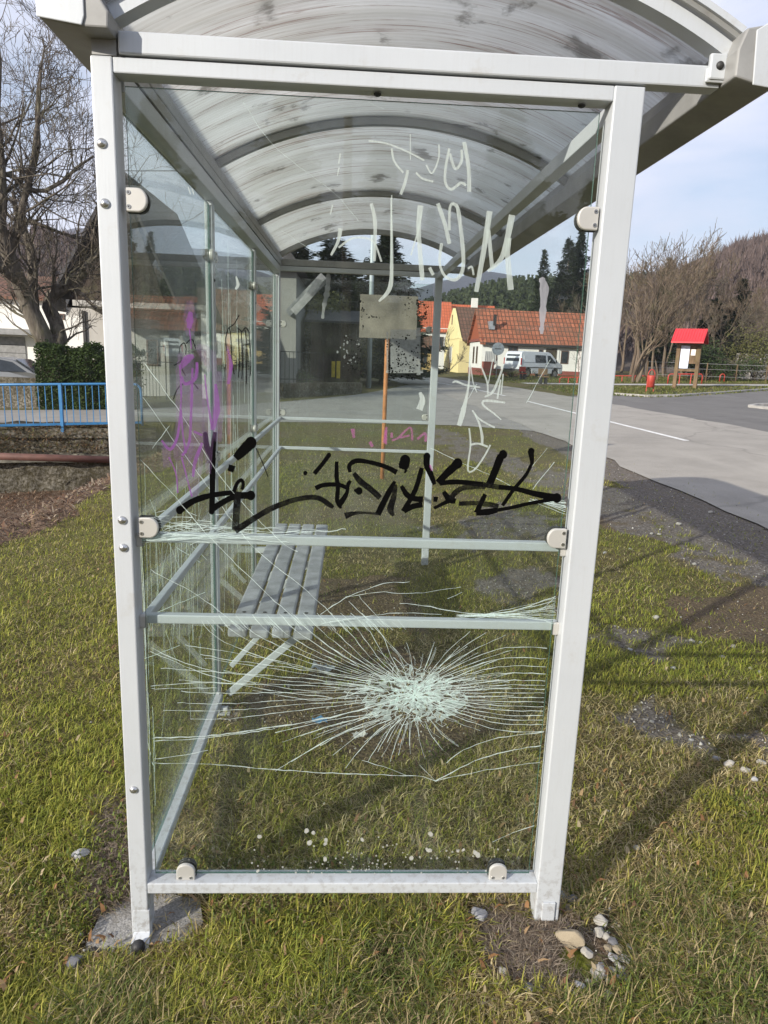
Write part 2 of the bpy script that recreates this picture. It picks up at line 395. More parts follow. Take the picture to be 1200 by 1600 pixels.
near_foot = sstep(.05, .3, np.minimum(np.hypot(X, Y), np.hypot(X-1.2, Y)))
Z = Z+bump*fade*(~onroad)*near_foot*np.where(so > 0, 1.1, 1.0)*np.where(gr > 0, .6, 1)
Z = Z+np.where(lf > 0, (fbm(X, Y, 7, 4)-.5)*.10, 0)*fade-.0
Z = Z-.05*soft(X, Y, PAD, .004)
Z = np.where(onroad & (X > 4.9) & (X < 9.4), Z-.03, Z)
nv = X.size; nx = len(xs); ny = len(ys)
me = bpy.data.meshes.new('ground')
idx = np.arange(nv).reshape(ny, nx)
q = np.stack([idx[:-1, :-1], idx[:-1, 1:], idx[1:, 1:], idx[1:, :-1]], -1).reshape(-1, 4)
me.vertices.add(nv); me.vertices.foreach_set('co', np.stack([X, Y, Z], -1).reshape(-1).astype(np.float32))
me.loops.add(q.size); me.loops.foreach_set('vertex_index', q.reshape(-1).astype(np.int32))
me.polygons.add(len(q)); me.polygons.foreach_set('loop_start', (np.arange(len(q))*4).astype(np.int32))
me.polygons.foreach_set('use_smooth', np.ones(len(q), bool))
me.update(); me.validate()
ca = me.color_attributes.new('cover', 'FLOAT_COLOR', 'POINT')
mo = soft(X, Y, MOSS, .02)
ca.data.foreach_set('color', np.stack([gr, so, lf, mo], -1).reshape(-1).astype(np.float32))
t = NT('turf soil and gravel'); v = t.coord()
at_ = t.n('Attribute', attribute_name='cover'); sp = t.n('SeparateColor'); t.l(at_.outputs['Color'], sp.inputs[0])
fine = t.noise(v, 90, 5, .7); mid = t.noise(v, 9, 6, .65); big = t.noise(v, .7, 5, .6)
turf = t.mix(t.ramp(mid, [(.35, 0), (.65, 1)]), (.07, .06, .022), (.18, .165, .06))
turf = t.mix(t.ramp(big, [(.4, 0), (.65, .6)]), turf, (.15, .115, .06))
turf = t.mix(t.ramp(t.noise(t.coord(), .9, 3), [(.45, 0), (.6, .45)]), turf, (.12, .13, .03)); turf = t.mix(t.ramp(fine, [(.40, .5), (.62, 0)]), turf, (.02, .018, .01))
vo = t.n('TexVoronoi'); vo.inputs['Scale'].default_value = 55; t.l(v, vo.inputs['Vector'])
vo2 = t.n('TexVoronoi'); vo2.inputs['Scale'].default_value = 22; t.l(v, vo2.inputs['Vector'])
grav = t.mix(vo.outputs['Color'], (.085, .073, .062), (.23, .205, .178)); 
grav = t.mix(t.ramp(fine, [(.38, .6), (.6, 0)]), grav, (.06, .05, .04))
grav = t.mix(t.ramp(vo2.outputs['Distance'], [(.10, .5), (.22, 0)]), grav, (.42, .41, .39))
grav = t.mix(t.ramp(mid, [(.52, 0), (.72, .7)]), grav, (.13, .10, .07))
soil = t.mix(t.ramp(fine, [(.35, 0), (.7, 1)]), (.045, .03, .018), (.20, .15, .10))
leaf = t.mix(vo.outputs['Color'], (.065, .042, .028), (.23, .165, .115)); soil = t.mix(t.ramp(mid, [(.45, 0), (.7, .6)]), soil, (.09, .075, .04)); leaf = t.mix(t.ramp(mid, [(.4, .6), (.6, 0)]), leaf, (.05, .03, .02))
c = t.mix(sp.outputs[1], turf, soil); c = t.mix(sp.outputs[0], c, grav); c = t.mix(sp.outputs[2], c, leaf)
c = t.mix(at_.outputs['Alpha'], c, t.mix(mid, (.055, .065, .008), (.13, .14, .02)))
h = t.math('ADD', t.math('MULTIPLY', fine, .5), vo.outputs['Distance'])
MT['ground'] = t.done(t.princ(c, .95, 0, h, .8, .012, .15))
me.materials.append(MT['ground'])
ground = bpy.data.objects.new('ground', me); C.objects.link(ground); tag(ground, kind='structure')
def asphalt(name, a, b, crack=.28):
    t = NT(name); v = t.coord(); f = t.noise(v, 120, 3, .7); m = t.noise(v, 1.1, 7, .65); st = t.noise(t.coord((1, .15, 1)), 1.3, 5, .6)
    c = t.mix(t.ramp(f, [(.3, 0), (.7, 1)]), a, b); c = t.mix(t.math('MULTIPLY', t.ramp(m, [(.45, 0), (.7, 1)]), .4), c, tuple(k*.62 for k in a))
    c = t.mix(t.math('MULTIPLY', t.ramp(st, [(.5, 0), (.7, 1)]), .3), c, tuple(min(1, k*1.25) for k in b))
    vo = t.n('TexVoronoi'); vo.feature = 'DISTANCE_TO_EDGE'; vo.inputs['Scale'].default_value = .22
    wv = t.n('VectorMath'); wv.operation = 'ADD'; nn = t.n('TexNoise'); nn.inputs['Scale'].default_value = 1.2; t.l(v, nn.inputs['Vector']); t.l(v, wv.inputs[0]); t.l(nn.outputs['Color'], wv.inputs[1]); t.l(wv.outputs[0], vo.inputs['Vector'])
    c = t.mix(t.math('MULTIPLY', t.ramp(vo.outputs['Distance'], [(.0, 1), (.012, 0)]), crack), c, (.05, .045, .04))
    return t.done(t.princ(c, .85, 0, f, .4, .006, .3))
MT['road'] = asphalt('sun bleached asphalt', (.235, .218, .19), (.35, .33, .295)); MT['apron'] = asphalt('darker asphalt', (.105, .10, .095), (.17, .165, .155))
MT['side'] = asphalt('side road asphalt', (.19, .18, .165), (.29, .28, .255)); MT['line'] = simple('worn white road paint', (.62, .62, .60), .8, 0, .2, 9)
MT['pathm'] = simple('pale path paving', (.36, .35, .33), .9, 0, .15, 3)
def lerp_poly(P, n):
    P = [np.array(p, float) for p in P]; d = [0]
    for a, b in zip(P, P[1:]): d.append(d[-1]+np.linalg.norm(b-a))
    out = []
    for t in np.linspace(0, d[-1], n):
        k = min(max(np.searchsorted(d, t)-1, 0), len(P)-2); f = (t-d[k])/(d[k+1]-d[k]); out.append(P[k]*(1-f)+P[k+1]*f)
    return out
def sheet(name, A, B, mat, lift, n=160, m=14, wob=0.0, label=None):
    a = lerp_poly(A, n); b = lerp_poly(B, n); mb = MB(); vs = []
    for i in range(n):
        for j in range(m):
            s = j/(m-1); p = a[i]*(1-s)+b[i]*s
            if wob and j in (0, m-1):
                nn = (fbm(p[0]*1.0, p[1]*1.0, 1.5, 4)-.5)*wob*2*(1 if j == 0 else -1); dirv = (b[i]-a[i])/max(np.linalg.norm(b[i]-a[i]), .1); p = p+dirv*nn
            vs.append((p[0], p[1], float(gz(p[0], p[1]))+lift))
    fs = [(i*m+j, i*m+j+1, (i+1)*m+j+1, (i+1)*m+j) for i in range(n-1) for j in range(m-1)]
    mb.add(vs, fs); o = mb.build(name, mat, None, True); tag(o, kind='structure'); return o
cl = [(7.1, -15), (7.1, 0), (7.0, 12), (6.9, 24), (6.6, 34), (5.6, 46), (4.3, 58), (1.5, 76), (-4, 110)]
sheet('road', [(x-2.35, y) for x, y in cl], [(x+2.6, y) for x, y in cl], MT['road'], .014, 220, 14, .16)
sheet('side_road', [(-40, 14.9), (-8, 15.3), (-3, 15.6), (0, 15.4), (3, 14.6), (4.7, 13.2), (5.2, 12.4)], [(-40, 19.6), (-8, 19.4), (-3.4, 21), (-1.2, 24), (1.0, 28.5), (2.6, 34), (4.6, 42)], MT['side'], .008, 90, 24, .1)
LB = wpoly([(1500, 590), (1330, 600), (1200, 611), (1120, 617), (1060, 621), (1010, 622), (962, 619)])
sheet('lay_by', [(9.55, 8.5), (9.55, 14), (9.5, 20), (9.5, LB[-1][1])], LB, MT['apron'], .010, 60, 24, .05)
sheet('path', [(11, 40.2), (16, 38.6), (24, 38.0), (60, 37.0)], [(11, 42), (16, 40.6), (24, 40), (60, 39)], MT['pathm'], .016, 40, 4)
def paint_line(x0, y0, x1, y1, wd=.12):
    d = np.array([x1-x0, y1-y0]); nrm = np.array([-d[1], d[0]])/np.linalg.norm(d)*wd/2
    return [(x0-nrm[0], y0-nrm[1]), (x1-nrm[0], y1-nrm[1])], [(x0+nrm[0], y0+nrm[1]), (x1+nrm[0], y1+nrm[1])]
for s in ((7.05, -6, 7.05, 3), (7.0, 11.4, 6.9, 23.5), (6.85, 27, 6.6, 34), (6.2, 38, 5.4, 46)):
    a, b = paint_line(*s); sheet('road_marking', a, b, MT['line'], .019, 40, 2)
# kerb of the far verge and island
def kerb(px, name, label, h=.11, w=.14):
    P = [gat(u, v) for u, v in px]; mb = MB()
    for a, b in zip(P, P[1:]):
        a = Vector((a.x, a.y, float(gz(a.x, a.y))+h/2-.02)); b = Vector((b.x, b.y, float(gz(b.x, b.y))+h/2-.02)); mb.bar(a, b, w, h)
    o = mb.build(name, MT['concrete']); tag(o, label, 'kerb'); return o
kerb([(962, 617), (1010, 620.5), (1060, 619.5), (1120, 615.5), (1200, 609.5), (1330, 598)], 'kerb', 'pale concrete kerb in front of the grass with the red roofed notice board')
kerb([(1320, 652), (1200, 640), (1172, 637), (1182, 635), (1205, 634), (1330, 630)], 'kerb', 'white edging of the small grass island at the right picture edge')
# ------------------------------------------------------------------ grass
rs = np.random.RandomState(11)
def screen_pts(n, u0, u1, v0, v1):
    u = rs.uniform(u0, u1, n); v = rs.uniform(v0, v1, n)
    D = RX[None]*((u-600)/FPX)[:, None]+UP[None]*((800-v)/FPX)[:, None]+FW[None]
    t = -CAM[2]/D[:, 2]; return CAM[0]+D[:, 0]*t, CAM[1]+D[:, 1]*t
def blades(name, x, y, length, elev, width, col, mat, kind, label, cat, z=None):
    n = len(x); z = gz(x, y)+gb(x, y) if z is None else z
    az = rs.uniform(0, 2*np.pi, n); ln = length; ce = np.cos(elev); se = np.sin(elev)
    dx, dy = np.cos(az), np.sin(az); wx, wy = -dy*width/2, dx*width/2
    bend = rs.uniform(.2, .75, n)
    V = np.zeros((n, 5, 3))
    V[:, 0] = np.stack([x-wx, y-wy, z-.008], -1); V[:, 1] = np.stack([x+wx, y+wy, z-.008], -1)
    mx_, my_, mz_ = x+dx*ln*.5*ce, y+dy*ln*.5*ce, z+ln*.55*se
    V[:, 2] = np.stack([mx_+wx*.8, my_+wy*.8, mz_], -1); V[:, 3] = np.stack([mx_-wx*.8, my_-wy*.8, mz_], -1)
    V[:, 4] = np.stack([x+dx*ln*(ce+.3*bend), y+dy*ln*(ce+.3*bend), z+ln*se*(1-.45*bend)], -1)
    me = bpy.data.meshes.new(name); me.vertices.add(n*5); me.vertices.foreach_set('co', V.reshape(-1).astype(np.float32))
    b = (np.arange(n)*5)[:, None]; lp = np.concatenate([b+np.array([[0, 1, 2, 3]]), b+np.array([[3, 2, 4]])], 1)
    me.loops.add(n*7); me.loops.foreach_set('vertex_index', lp.reshape(-1).astype(np.int32))
    me.polygons.add(n*2); st = np.stack([np.arange(n)*7, np.arange(n)*7+4], 1)
    me.polygons.foreach_set('loop_start', st.reshape(-1).astype(np.int32)); me.update()
    a = me.color_attributes.new('col', 'FLOAT_COLOR', 'POINT')
    cc = np.concatenate([col, np.ones((n, 1))], 1); a.data.foreach_set('color', np.repeat(cc[:, None], 5, 1).reshape(-1).astype(np.float32))
    me.materials.append(mat); o = bpy.data.objects.new(name, me); C.objects.link(o); tag(o, label, cat, kind=kind); return o
def gb(x, y):
    f = 1-sstep(7, 12, np.hypot(x-.6, y-1.5)); nf = sstep(.05, .3, np.minimum(np.hypot(x, y), np.hypot(x-1.2, y)))
    return ((fbm(x, y, 2.2, 4)-.5)*.05+(fbm(x+9, y+3, 11, 3)-.5)*.025)*f*nf
t = NT('grass blades'); a = t.n('Attribute', attribute_name='col')
p = t.princ(a.outputs['Color'], .6, spec=.3); tl = t.n('BsdfTranslucent'); t.l(a.outputs['Color'], tl.inputs[0])
m = t.n('MixShader'); m.inputs[0].default_value = .35; t.l(p.outputs[0], m.inputs[1]); t.l(tl.outputs[0], m.inputs[2]); MT['blade'] = t.done(m)
NB = 420000
x1, y1 = screen_pts(NB, -260, 1460, 640, 1900)
r2 = NB//5
x2 = rs.uniform(-4, 4.5, r2); y2 = rs.uniform(-1.6, 9, r2)
x3 = rs.uniform(1.2, 4.9, 70000); y3 = rs.uniform(-3, 1.5, 70000); k3 = x3 > 1.25+(y3+.6)*.95; x3, y3 = x3[k3], y3[k3]; x4 = rs.uniform(-5, -.3, 40000); y4 = rs.uniform(-3, .5, 40000)
x = np.concatenate([x1, x2, x3, x4]); y = np.concatenate([y1, y2, y3, y4])
ok = (x < 5.2) & (y < 15) & (y > -3.2) & (x > -9) & (np.hypot(x-CAM[0], y-CAM[1]) > .55)
x, y = x[ok], y[ok]; gr, so, lf = cover(x, y)
pad = np.maximum(soft(x, y, PAD, .015), .97*soft(x, y, PEB, .01)); mo = soft(x, y, MOSS, .03)
keep = rs.rand(len(x)) < (1-.90*gr)*(1-.82*so)*(1-.97*pad)*(1-.9*mo)*(1-.94*lf)*(.45+.9*fbm(x, y, 3.1))
x, y, so = x[keep], y[keep], so[keep]; n = len(x)
g = fbm(x+3, y+8, 1.0, 4); g2 = fbm(x+70, y+5, 4.5, 3); dryness = np.clip((g-.46)*3.2+(g2-.5)*2.0+so*.9+.60+np.where((x > 1.25) & (y < .6), .16, 0)-np.where(x < 0, .13, 0), .05, .95)
r = rs.rand(n); straw = r < dryness*.85
pal_g = np.array([(.19, .20, .035), (.25, .235, .045), (.135, .15, .025), (.31, .275, .065)]); pal_s = np.array([(.42, .34, .17), (.32, .25, .11), (.52, .44, .25), (.20, .145, .065)])
vivid = sstep(.50, .62, fbm(x+12, y+40, .9, 3)+np.where(x < 0, .07, 0)+np.where((x > 1.6) & (y > 2.2), .09, 0)-np.where(y < -.25, .05, 0)); vivid = vivid*np.where((x > .05) & (x < 1.35) & (y > 0), .35, 1); straw = straw & (rs.rand(n) > vivid*.55); pal_g = pal_g*np.array([1.0, 1.0, .9])
col = np.where(straw[:, None], pal_s[rs.randint(0, 4, n)], pal_g[rs.randint(0, 4, n)])*rs.uniform(.75, 1.4, (n, 1))*(1+np.where(straw, 0, vivid*.15))[:, None]*np.where(straw, 1, 1)[:, None]
col[:, 1] *= 1+np.where(straw, 0, .03+.05*vivid)
dist = np.hypot(x-CAM[0], y-CAM[1])
ln = rs.uniform(.018, .052, n)*(.7+.8*fbm(x+20, y+2, 2.0))*(1-.35*so); long = rs.rand(n) < .03; ln = np.where(long, ln*1.8, ln)
el = np.where(straw, rs.uniform(.05, .7, n), rs.uniform(.35, 1.25, n))
wd = rs.uniform(.0018, .0036, n)*(1+dist*.10)
blades('grass', x, y, ln, el, wd, col, MT['blade'], 'stuff', 'short winter grass, part green and part straw coloured', 'grass')
# leaf litter on the ditch bank
n = 30000
x = -rs.uniform(1.7, 8.5, n); y = rs.uniform(-2, 14, n); _, _, lf = cover(x, y); k = lf > .5; x, y = x[k], y[k]; n = len(x)
pal = np.array([(.20, .115, .07), (.15, .09, .055), (.29, .20, .13), (.10, .06, .04), (.36, .29, .21)]); col = pal[rs.randint(0, 5, n)]*rs.uniform(.6, 1.2, (n, 1))
blades('leaf_litter', x, y, rs.uniform(.04, .13, n), rs.uniform(.0, .6, n), rs.uniform(.008, .03, n), col, MT['blade'], 'stuff', 'fallen brown leaves and twigs on the ditch bank', 'leaves', z=gz(x, y)+.012+rs.rand(n)*.03)
# ------------------------------------------------------------------ bus shelter
W, LEN, H = 1.218, 3.627, 2.2
Z1, Z2, Z3 = 1.118, 0.897, 0.105
PW, PD = .047, .062
S = empty('bus_shelter', (0, 0, 0), 0, 'light grey metal framed bus shelter with cracked graffiti covered panes and an arched dirty roof', 'bus shelter')
metal = MT['metal']
def post(x0, x1, y0, y1, z0=0, z1=H-.035, feet=True):
    mb = MB(); mb.box(x0, y0, z0, x1, y1, z1); o = mb.build('post', metal, S, bevel=.0035); return o
# near frame
pl = post(0, PW, 0, PD, -.045, H-.001)
pr = post(W-.070, W, 0, PD, 0, H-.001)
pf = post(0, .045, LEN-.05, LEN, -.03, H-.001); pfr = post(W-.052, W, LEN-.05, LEN, 0, H-.001)
mids = [post(.0, .030, LEN/3-.025, LEN/3+.025, 0.0), post(.0, .030, 2*LEN/3-.025, 2*LEN/3+.025, 0.0)]
# foot plates and bolts
f = MB(); f.prism([(.004, -.055, -.056), (PW-.004, -.055, -.056), (PW-.004, 0, -.045), (PW-.004, 0.001, .015), (.004, .001, .015)], (0, 0, .006))
mb = MB(); mb.add([(.006, -.001, .05), (.051, -.001, .05), (.006, -.001, -.02), (.051, -.001, -.02), (.0, -.05, -.052), (.057, -.05, -.052), (.006, .01, .05), (.051, .01, .05), (0, .01, -.06), (.057, .01, -.06)],
     [(0, 2, 3, 1), (2, 4, 5, 3), (6, 7, 9, 8), (0, 1, 7, 6), (4, 8, 9, 5), (0, 6, 8, 4, 2), (1, 3, 5, 9, 7)])
fo = mb.build('foot_bracket', metal, S, bevel=.002)
mb = MB(); mb.dome((.030, -.046, -.026), (0, -.75, .65), .016, .017); mb.disc((.030, -.042, -.031), (0, -.75, .65), .019, .008, 12); mb.build('bolt_cap', MT['gasket'], fo, True)
mb = MB(); mb.box(W-.052, -.006, .015, W-.014, .0005, .075); mb.build('cover_plate', metal, S, bevel=.002)
for yy in (LEN/3, 2*LEN/3):
    mb = MB(); mb.box(-.01, yy-.035, -.02, .075, yy+.035, .012); mb.box(.030, yy-.012, .012, .062, yy+.012, .030); mb.build('foot_bracket', metal, S, bevel=.002)
# frame rails of both ends
def rail(y0, y1, z0, z1, x0=PW-.001, x1=W-.0695, mat=None): 
    mb = MB(); mb.box(x0, y0, z0, x1, y1, z1); return mb.build('rail', mat or metal, S, bevel=.003)
rail(.003, .057, H-.033, H-.001)                       # top, near
rail(.002, .058, Z3-.003, Z3+.030)                     # bottom, near
rail(.040, .064, Z1-.010, Z1+.014); rail(.040, .064, Z2-.008, Z2+.016)
rail(LEN-.047, LEN-.004, H-.033, H-.001, .044, W-.0515); rail(LEN-.05, LEN-.03, Z1-.010, Z1+.012, .044, W-.0515); rail(LEN-.05, LEN-.03, Z2-.010, Z2+.012, .044, W-.0515)
for z in (Z1+.002, Z2+.004):                           # end brackets of the near rails
    for x in (PW-.002, W-.0885):
        mb = MB(); mb.box(x, .030, z-.022, x+.020, .042, z+.014); mb.build('rail_bracket', MT['clamp'], S, bevel=.004)
# left wall rails
def yrail(x0, x1, z0, z1, a, b, name='rail'): 
    mb = MB(); mb.box(x0, a, z0, x1, b, z1); return mb.build(name, metal, S, bevel=.003)
yrail(.002, .052, H-.052, H-.002, PD+.001, LEN-.051)
yrail(.046, .066, Z1-.012, Z1+.012, PD+.005, LEN-.052); yrail(.046, .066, Z2-.012, Z2+.012, PD+.005, LEN-.052)
yrail(.008, .046, .075, .105, PD+.001, LEN/3-.026)
yrail(W-.045, W-.004, H-.045, H-.003, PD+.001, LEN-.051)
# panes
def pane(name, x0, y0, z0, x1, y1, z1, mat, label=None):
    mb = MB(); mb.box(x0, y0, z0, x1, y1, z1)
    ax = 1 if (y1-y0) < (x1-x0) else 0
    o = mb.build(name, [mat, MT['edge']], S)
    for p in o.data.polygons:
        if abs(p.normal[ax]) < .5: p.material_index = 1
    if label: o['label'] = label
    return o
G0 = .026
gp = pane('glass_pane', .064, G0, .148, 1.128, .033, 2.150, MT['glass'], 'end pane with a shattered patch, a long black tag and whitish scrawl')
gl1 = pane('glass_pane', .012, .075, .12, .020, LEN/3-.03, 2.135, MT['glass_side'])
gl2 = pane('glass_pane', .012, LEN/3+.03, .12, .020, 2*LEN/3-.03, 2.135, MT['glass_side'])
gl3 = pane('glass_pane', .012, 2*LEN/3+.03, .12, .020, LEN-.06, 2.135, MT['glass_side'])
gfar = pane('glass_pane', .055, LEN-.028, .16, W-.065, LEN-.020, 2.12, MT['glass_side'], 'far end pane with peeling poster remains')
# D shaped clamps: plate front and back, screws
def clamp(cx, cz, ang, y=G0, parent=None, axis='y', s=1.0):
    prof = [(-.026, -.030), (.006, -.030)]+[(.006+.030*math.sin(a)*.85, -.030*math.cos(a)) for a in np.linspace(.15, math.pi-.15, 12)]+[(.006, .030), (-.026, .030)]
    ca, sa = math.cos(ang), math.sin(ang); mb = MB(); bk = MB()
    P = [(cx+(a*ca-b*sa)*s*.86, cz+(a*sa+b*ca)*s*.86) for a, b in prof]
    if axis == 'y':
        mb.prism([(a, y-.012, b) for a, b in P], (0, .0118, 0)); bk.prism([(a, y+.0072, b) for a, b in P], (0, .012, 0))
    else:
        mb.prism([(.0215, a, b) for a, b in P], (.014, 0, 0)); bk.prism([(-.002, a, b) for a, b in P], (.0135, 0, 0))
    o = mb.build('glass_clamp', MT['clamp'], S, bevel=.003); bk.build('clamp_back', MT['gasket'], o)
    for sgn in (-1, 1):
        a, b = -.014*s, sgn*.015*s; px, pz = cx+a*ca-b*sa, cz+a*sa+b*ca; sc = MB()
        if axis == 'y': sc.disc((px, y-.0135, pz), (0, 1, 0), .0048, .003, 12); sc.disc((px, y-.0137, pz), (0, 1, 0), .0020, .003, 6, 1)
        else: sc.disc((.034, px, pz), (1, 0, 0), .0048, .003, 10)
        sc.build('screw', [MT['steel'], MT['gasket']], o)
    return o
clamp(.080, 1.915, 0); clamp(.080, 1.152, 0); clamp(1.122, 1.922, math.pi); clamp(1.118, 1.150, math.pi)
clamp(.150, .157, math.pi/2); clamp(1.035, .157, math.pi/2)
for yy in (LEN/3, 2*LEN/3):
    for zz in (1.95, 1.16):
        clamp(yy+.035, zz, 0, axis='x', s=.8); clamp(yy-.035, zz, math.pi, axis='x', s=.8)
for zz in (1.80, 1.16):
    clamp(.070, zz, 0, y=LEN-.028, s=.9); clamp(W-.080, zz, math.pi, y=LEN-.028, s=.9)
# dome bolts on the left post
for u, v in ((159, 224), (164, 318), (191, 813), (193, 856), (209, 1234)):
    p = at(u, v, y=0); mb = MB(); mb.dome((p.x, .001, p.z), (0, -1, 0), .0115, .009); mb.build('bolt', MT['steel'], S, True)
for yy in (LEN/3, 2*LEN/3):
    for zz in (Z1+.06, Z2-.03, 1.86):
        mb = MB(); mb.dome((.030, yy, zz), (1, 0, 0), .007, .004); mb.build('bolt', MT['gasket'], S, True)
for x_ in (1.085, .62):
    mb = MB(); mb.dome((x_, .03, H-.036), (0, 0, -1), .009, .006); mb.build('drain_plug', MT['gasket'], S)
# bench: four slats on two brackets
bx = [.098, .188, .278, .368]
for i, x in enumerate(bx):
    mb = MB(); y0 = 1.0+(.012, -.0, .008, -.006)[i]
    mb.box(x, y0, .445, x+.078, 2.88, .482); o = mb.build('bench_slat', MT['slat'], S, bevel=.009)
    for yy in (1.21, 2.40):
        sc = MB(); sc.disc((x+.039, yy, .480), (0, 0, 1), .009, .0035, 12); sc.build('bolt', MT['gasket'], o)
for yy in (1.225, 2.40):
    mb = MB(); mb.box(.031, yy-.02, .415, .445, yy+.02, .4445); mb.bar((.425, yy, .418), (.060, yy, .085), .032, .010, (0, 1, 0)); mb.bar((.24, yy, .416), (.075, yy, .22), .022, .010, (0, 1, 0))
    mb.build('bench_bracket', metal, S, bevel=.002)
# roof: side beams, gable beams, arches, cover
def beam(name, prof, y0, y1, mat, parent=S, bev=.004):
    mb = MB(); mb.prism([(x, y0, z) for x, z in prof], (0, y1-y0, 0)); return mb.build(name, mat, parent, bevel=bev)
YN, YF = -.035, LEN+.08
XL0, XL1, XR0, XR1 = -.082, .060, 1.385, 1.500
gut = beam('side_beam', [(XL0, 2.243), (-.002, 2.231), (.058, 2.231), (.060, 2.262), (.020, 2.325), (-.05, 2.34), (XL0, 2.318)], YN-.018, YF, MT['dark'])
fg = MB(); fg.box(.004, .002, 2.2005, .056, LEN-.002, 2.2308); fg.build('flange', MT['dark'], gut)
cap = MB(); cap.prism([(x, YN-.0182, z) for x, z in [(XL0-.002, 2.243), (.006, 2.232), (.012, 2.25), (.012, 2.32), (-.03, 2.345), (-.085, 2.345)]], (0, -.004, 0)); cap.build('end_cap', metal, gut, bevel=.003)
gutr = beam('side_beam', [(XR0, 2.205), (1.47, 2.185), (XR1, 2.205), (XR1+.01, 2.28), (1.45, 2.31), (1.40, 2.30), (XR0, 2.258)], YN-.03, YF, MT['dark'])
cap = MB(); cap.prism([(x, YN-.0302, z) for x, z in [(1.425, 2.190), (1.50, 2.182), (1.512, 2.29), (1.45, 2.315), (1.418, 2.295)]], (0, -.004, 0)); cap.build('end_cap', metal, gutr, bevel=.003)
def gable(y0, y1, mat):
    mb = MB(); mb.box(.061, y0, 2.2025, 1.384, y1, 2.248); o = mb.build('gable_beam', mat, S, bevel=.004); return o
gable(-.004, .040, metal); gable(LEN-.045, LEN, MT['dark'])
rb = MB(); rb.box(1.350, -.018, 2.215, 1.388, -.0045, 2.268); rb.box(1.345, -.014, 2.21, 1.392, -.0065, 2.24); rb.build('corner_bracket', metal, S, bevel=.004)
rb = MB(); rb.dome((1.372, -.018, 2.243), (0, -1, 0), .009, .007); rb.build('bolt', MT['gasket'], S, True)
CX, RZ, RR = .722, 1.115, 1.330     # arch centre and radius
def arc(r, n=48, a0=None, a1=None):
    a = math.asin(.665/1.33); a0 = -a if a0 is None else a0; a1 = a if a1 is None else a1
    return [(CX+r*math.sin(t), RZ+r*math.cos(t)) for t in np.linspace(a0, a1, n)]
def arch(y0, y1, r0, r1, name, mat, parent=S, a0=None, a1=None):
    A = arc(r0, 48, a0, a1); B = arc(r1, 48, a0, a1); mb = MB(); vs = []
    for (a, b), (c, d) in zip(A, B): vs += [(a, y0, b), (a, y1, b), (c, y1, d), (c, y0, d)]
    fs = [(0, 3, 2, 1)]
    for i in range(47):
        k = 4*i
        for j in range(4): fs.append((k+j, k+(j+1) % 4, k+4+(j+1) % 4, k+4+j))
    k = 188; fs.append((k, k+1, k+2, k+3)); mb.add(vs, fs); return mb.build(name, mat, parent)
arch(-.010, .036, RR-.002, RR+.028, 'roof_rib', metal)
for yy in (LEN/3, 2*LEN/3): arch(yy-.014, yy+.014, RR+.004, RR+.030, 'roof_rib', MT['dark'])
arch(LEN-.045, LEN, RR-.002, RR+.030, 'roof_rib', MT['dark'])
cov = arch(YN+.012, YF-.02, RR+.032, RR+.042, 'roof_cover', MT['roof'])
for yy in (LEN/3, 2*LEN/3): arch(yy-.03, yy+.03, RR+.0425, RR+.050, 'cover_strip', MT['dark'], cov)
arch(YN+.004, YN+.040, RR+.0425, RR+.056, 'cover_strip', metal, cov); arch(YF-.05, YF-.01, RR+.0425, RR+.056, 'cover_strip', MT['dark'], cov)
# ------------------------------------------------------------------ marks on the panes
def ribbon(mb, pts, widths, plane, off, smooth=True, jag=0.0):
    """pts in photo points, laid on the pane plane; widths in photo points"""
    P = [at(u, v, **plane) for u, v in pts]
    if not hasattr(widths, '__len__'): widths = [widths]*len(P)
    Wd = [abs((at(u+1, v, **plane)-at(u, v, **plane)).length)*w_ for (u, v), w_ in zip(pts, widths)]
    if smooth and len(P) > 2:
        Q = []; Wq = []
        for i in range(len(P)-1):
            p0 = P[max(i-1, 0)]; p1 = P[i]; p2 = P[i+1]; p3 = P[min(i+2, len(P)-1)]
            for k in range(6):
                t = k/6; Q.append(.5*((2*p1)+(p2-p0)*t+(2*p0-5*p1+4*p2-p3)*t*t+(3*p1-p0-3*p2+p3)*t**3)); Wq.append(Wd[i]*(1-t)+Wd[i+1]*t)
        Q.append(P[-1]); Wq.append(Wd[-1]); P, Wd = Q, Wq
    nrm = Vector((0, 1, 0)) if 'y' in plane else Vector((1, 0, 0))
    n = len(P); vs = []
    for i in range(n):
        d = P[min(i+1, n-1)]-P[max(i-1, 0)]
        d = d.normalized() if d.length > 1e-9 else Vector((1, 0, 0))
        s = d.cross(nrm).normalized()*Wd[i]/2*(1+(rnd.uniform(-jag, jag) if jag else 0)); vs += [P[i]+s, P[i]-s]
    mb.add([v+nrm*off for v in vs], [(2*i, 2*i+1, 2*i+3, 2*i+2) for i in range(n-1)])
def capr(mb, u, v, r, plane, off, sy=1.0, rot=0):
    p = []
    for k in range(18):
        a = 2*math.pi*k/18; x = r*math.cos(a); y = r*sy*math.sin(a); q = at(u+x*math.cos(rot)-y*math.sin(rot), v+x*math.sin(rot)+y*math.cos(rot), **plane); p.append(q+(Vector((0, off, 0)) if 'y' in plane else Vector((off, 0, 0))))
    mb.add(p, [tuple(range(18))])
PN = dict(y=G0)
class Layer:
    n = 0
    def off(s): Layer.n += 1; return -.0003-Layer.n*.000012
Lr = Layer()
blk = MB(); blt = MB()
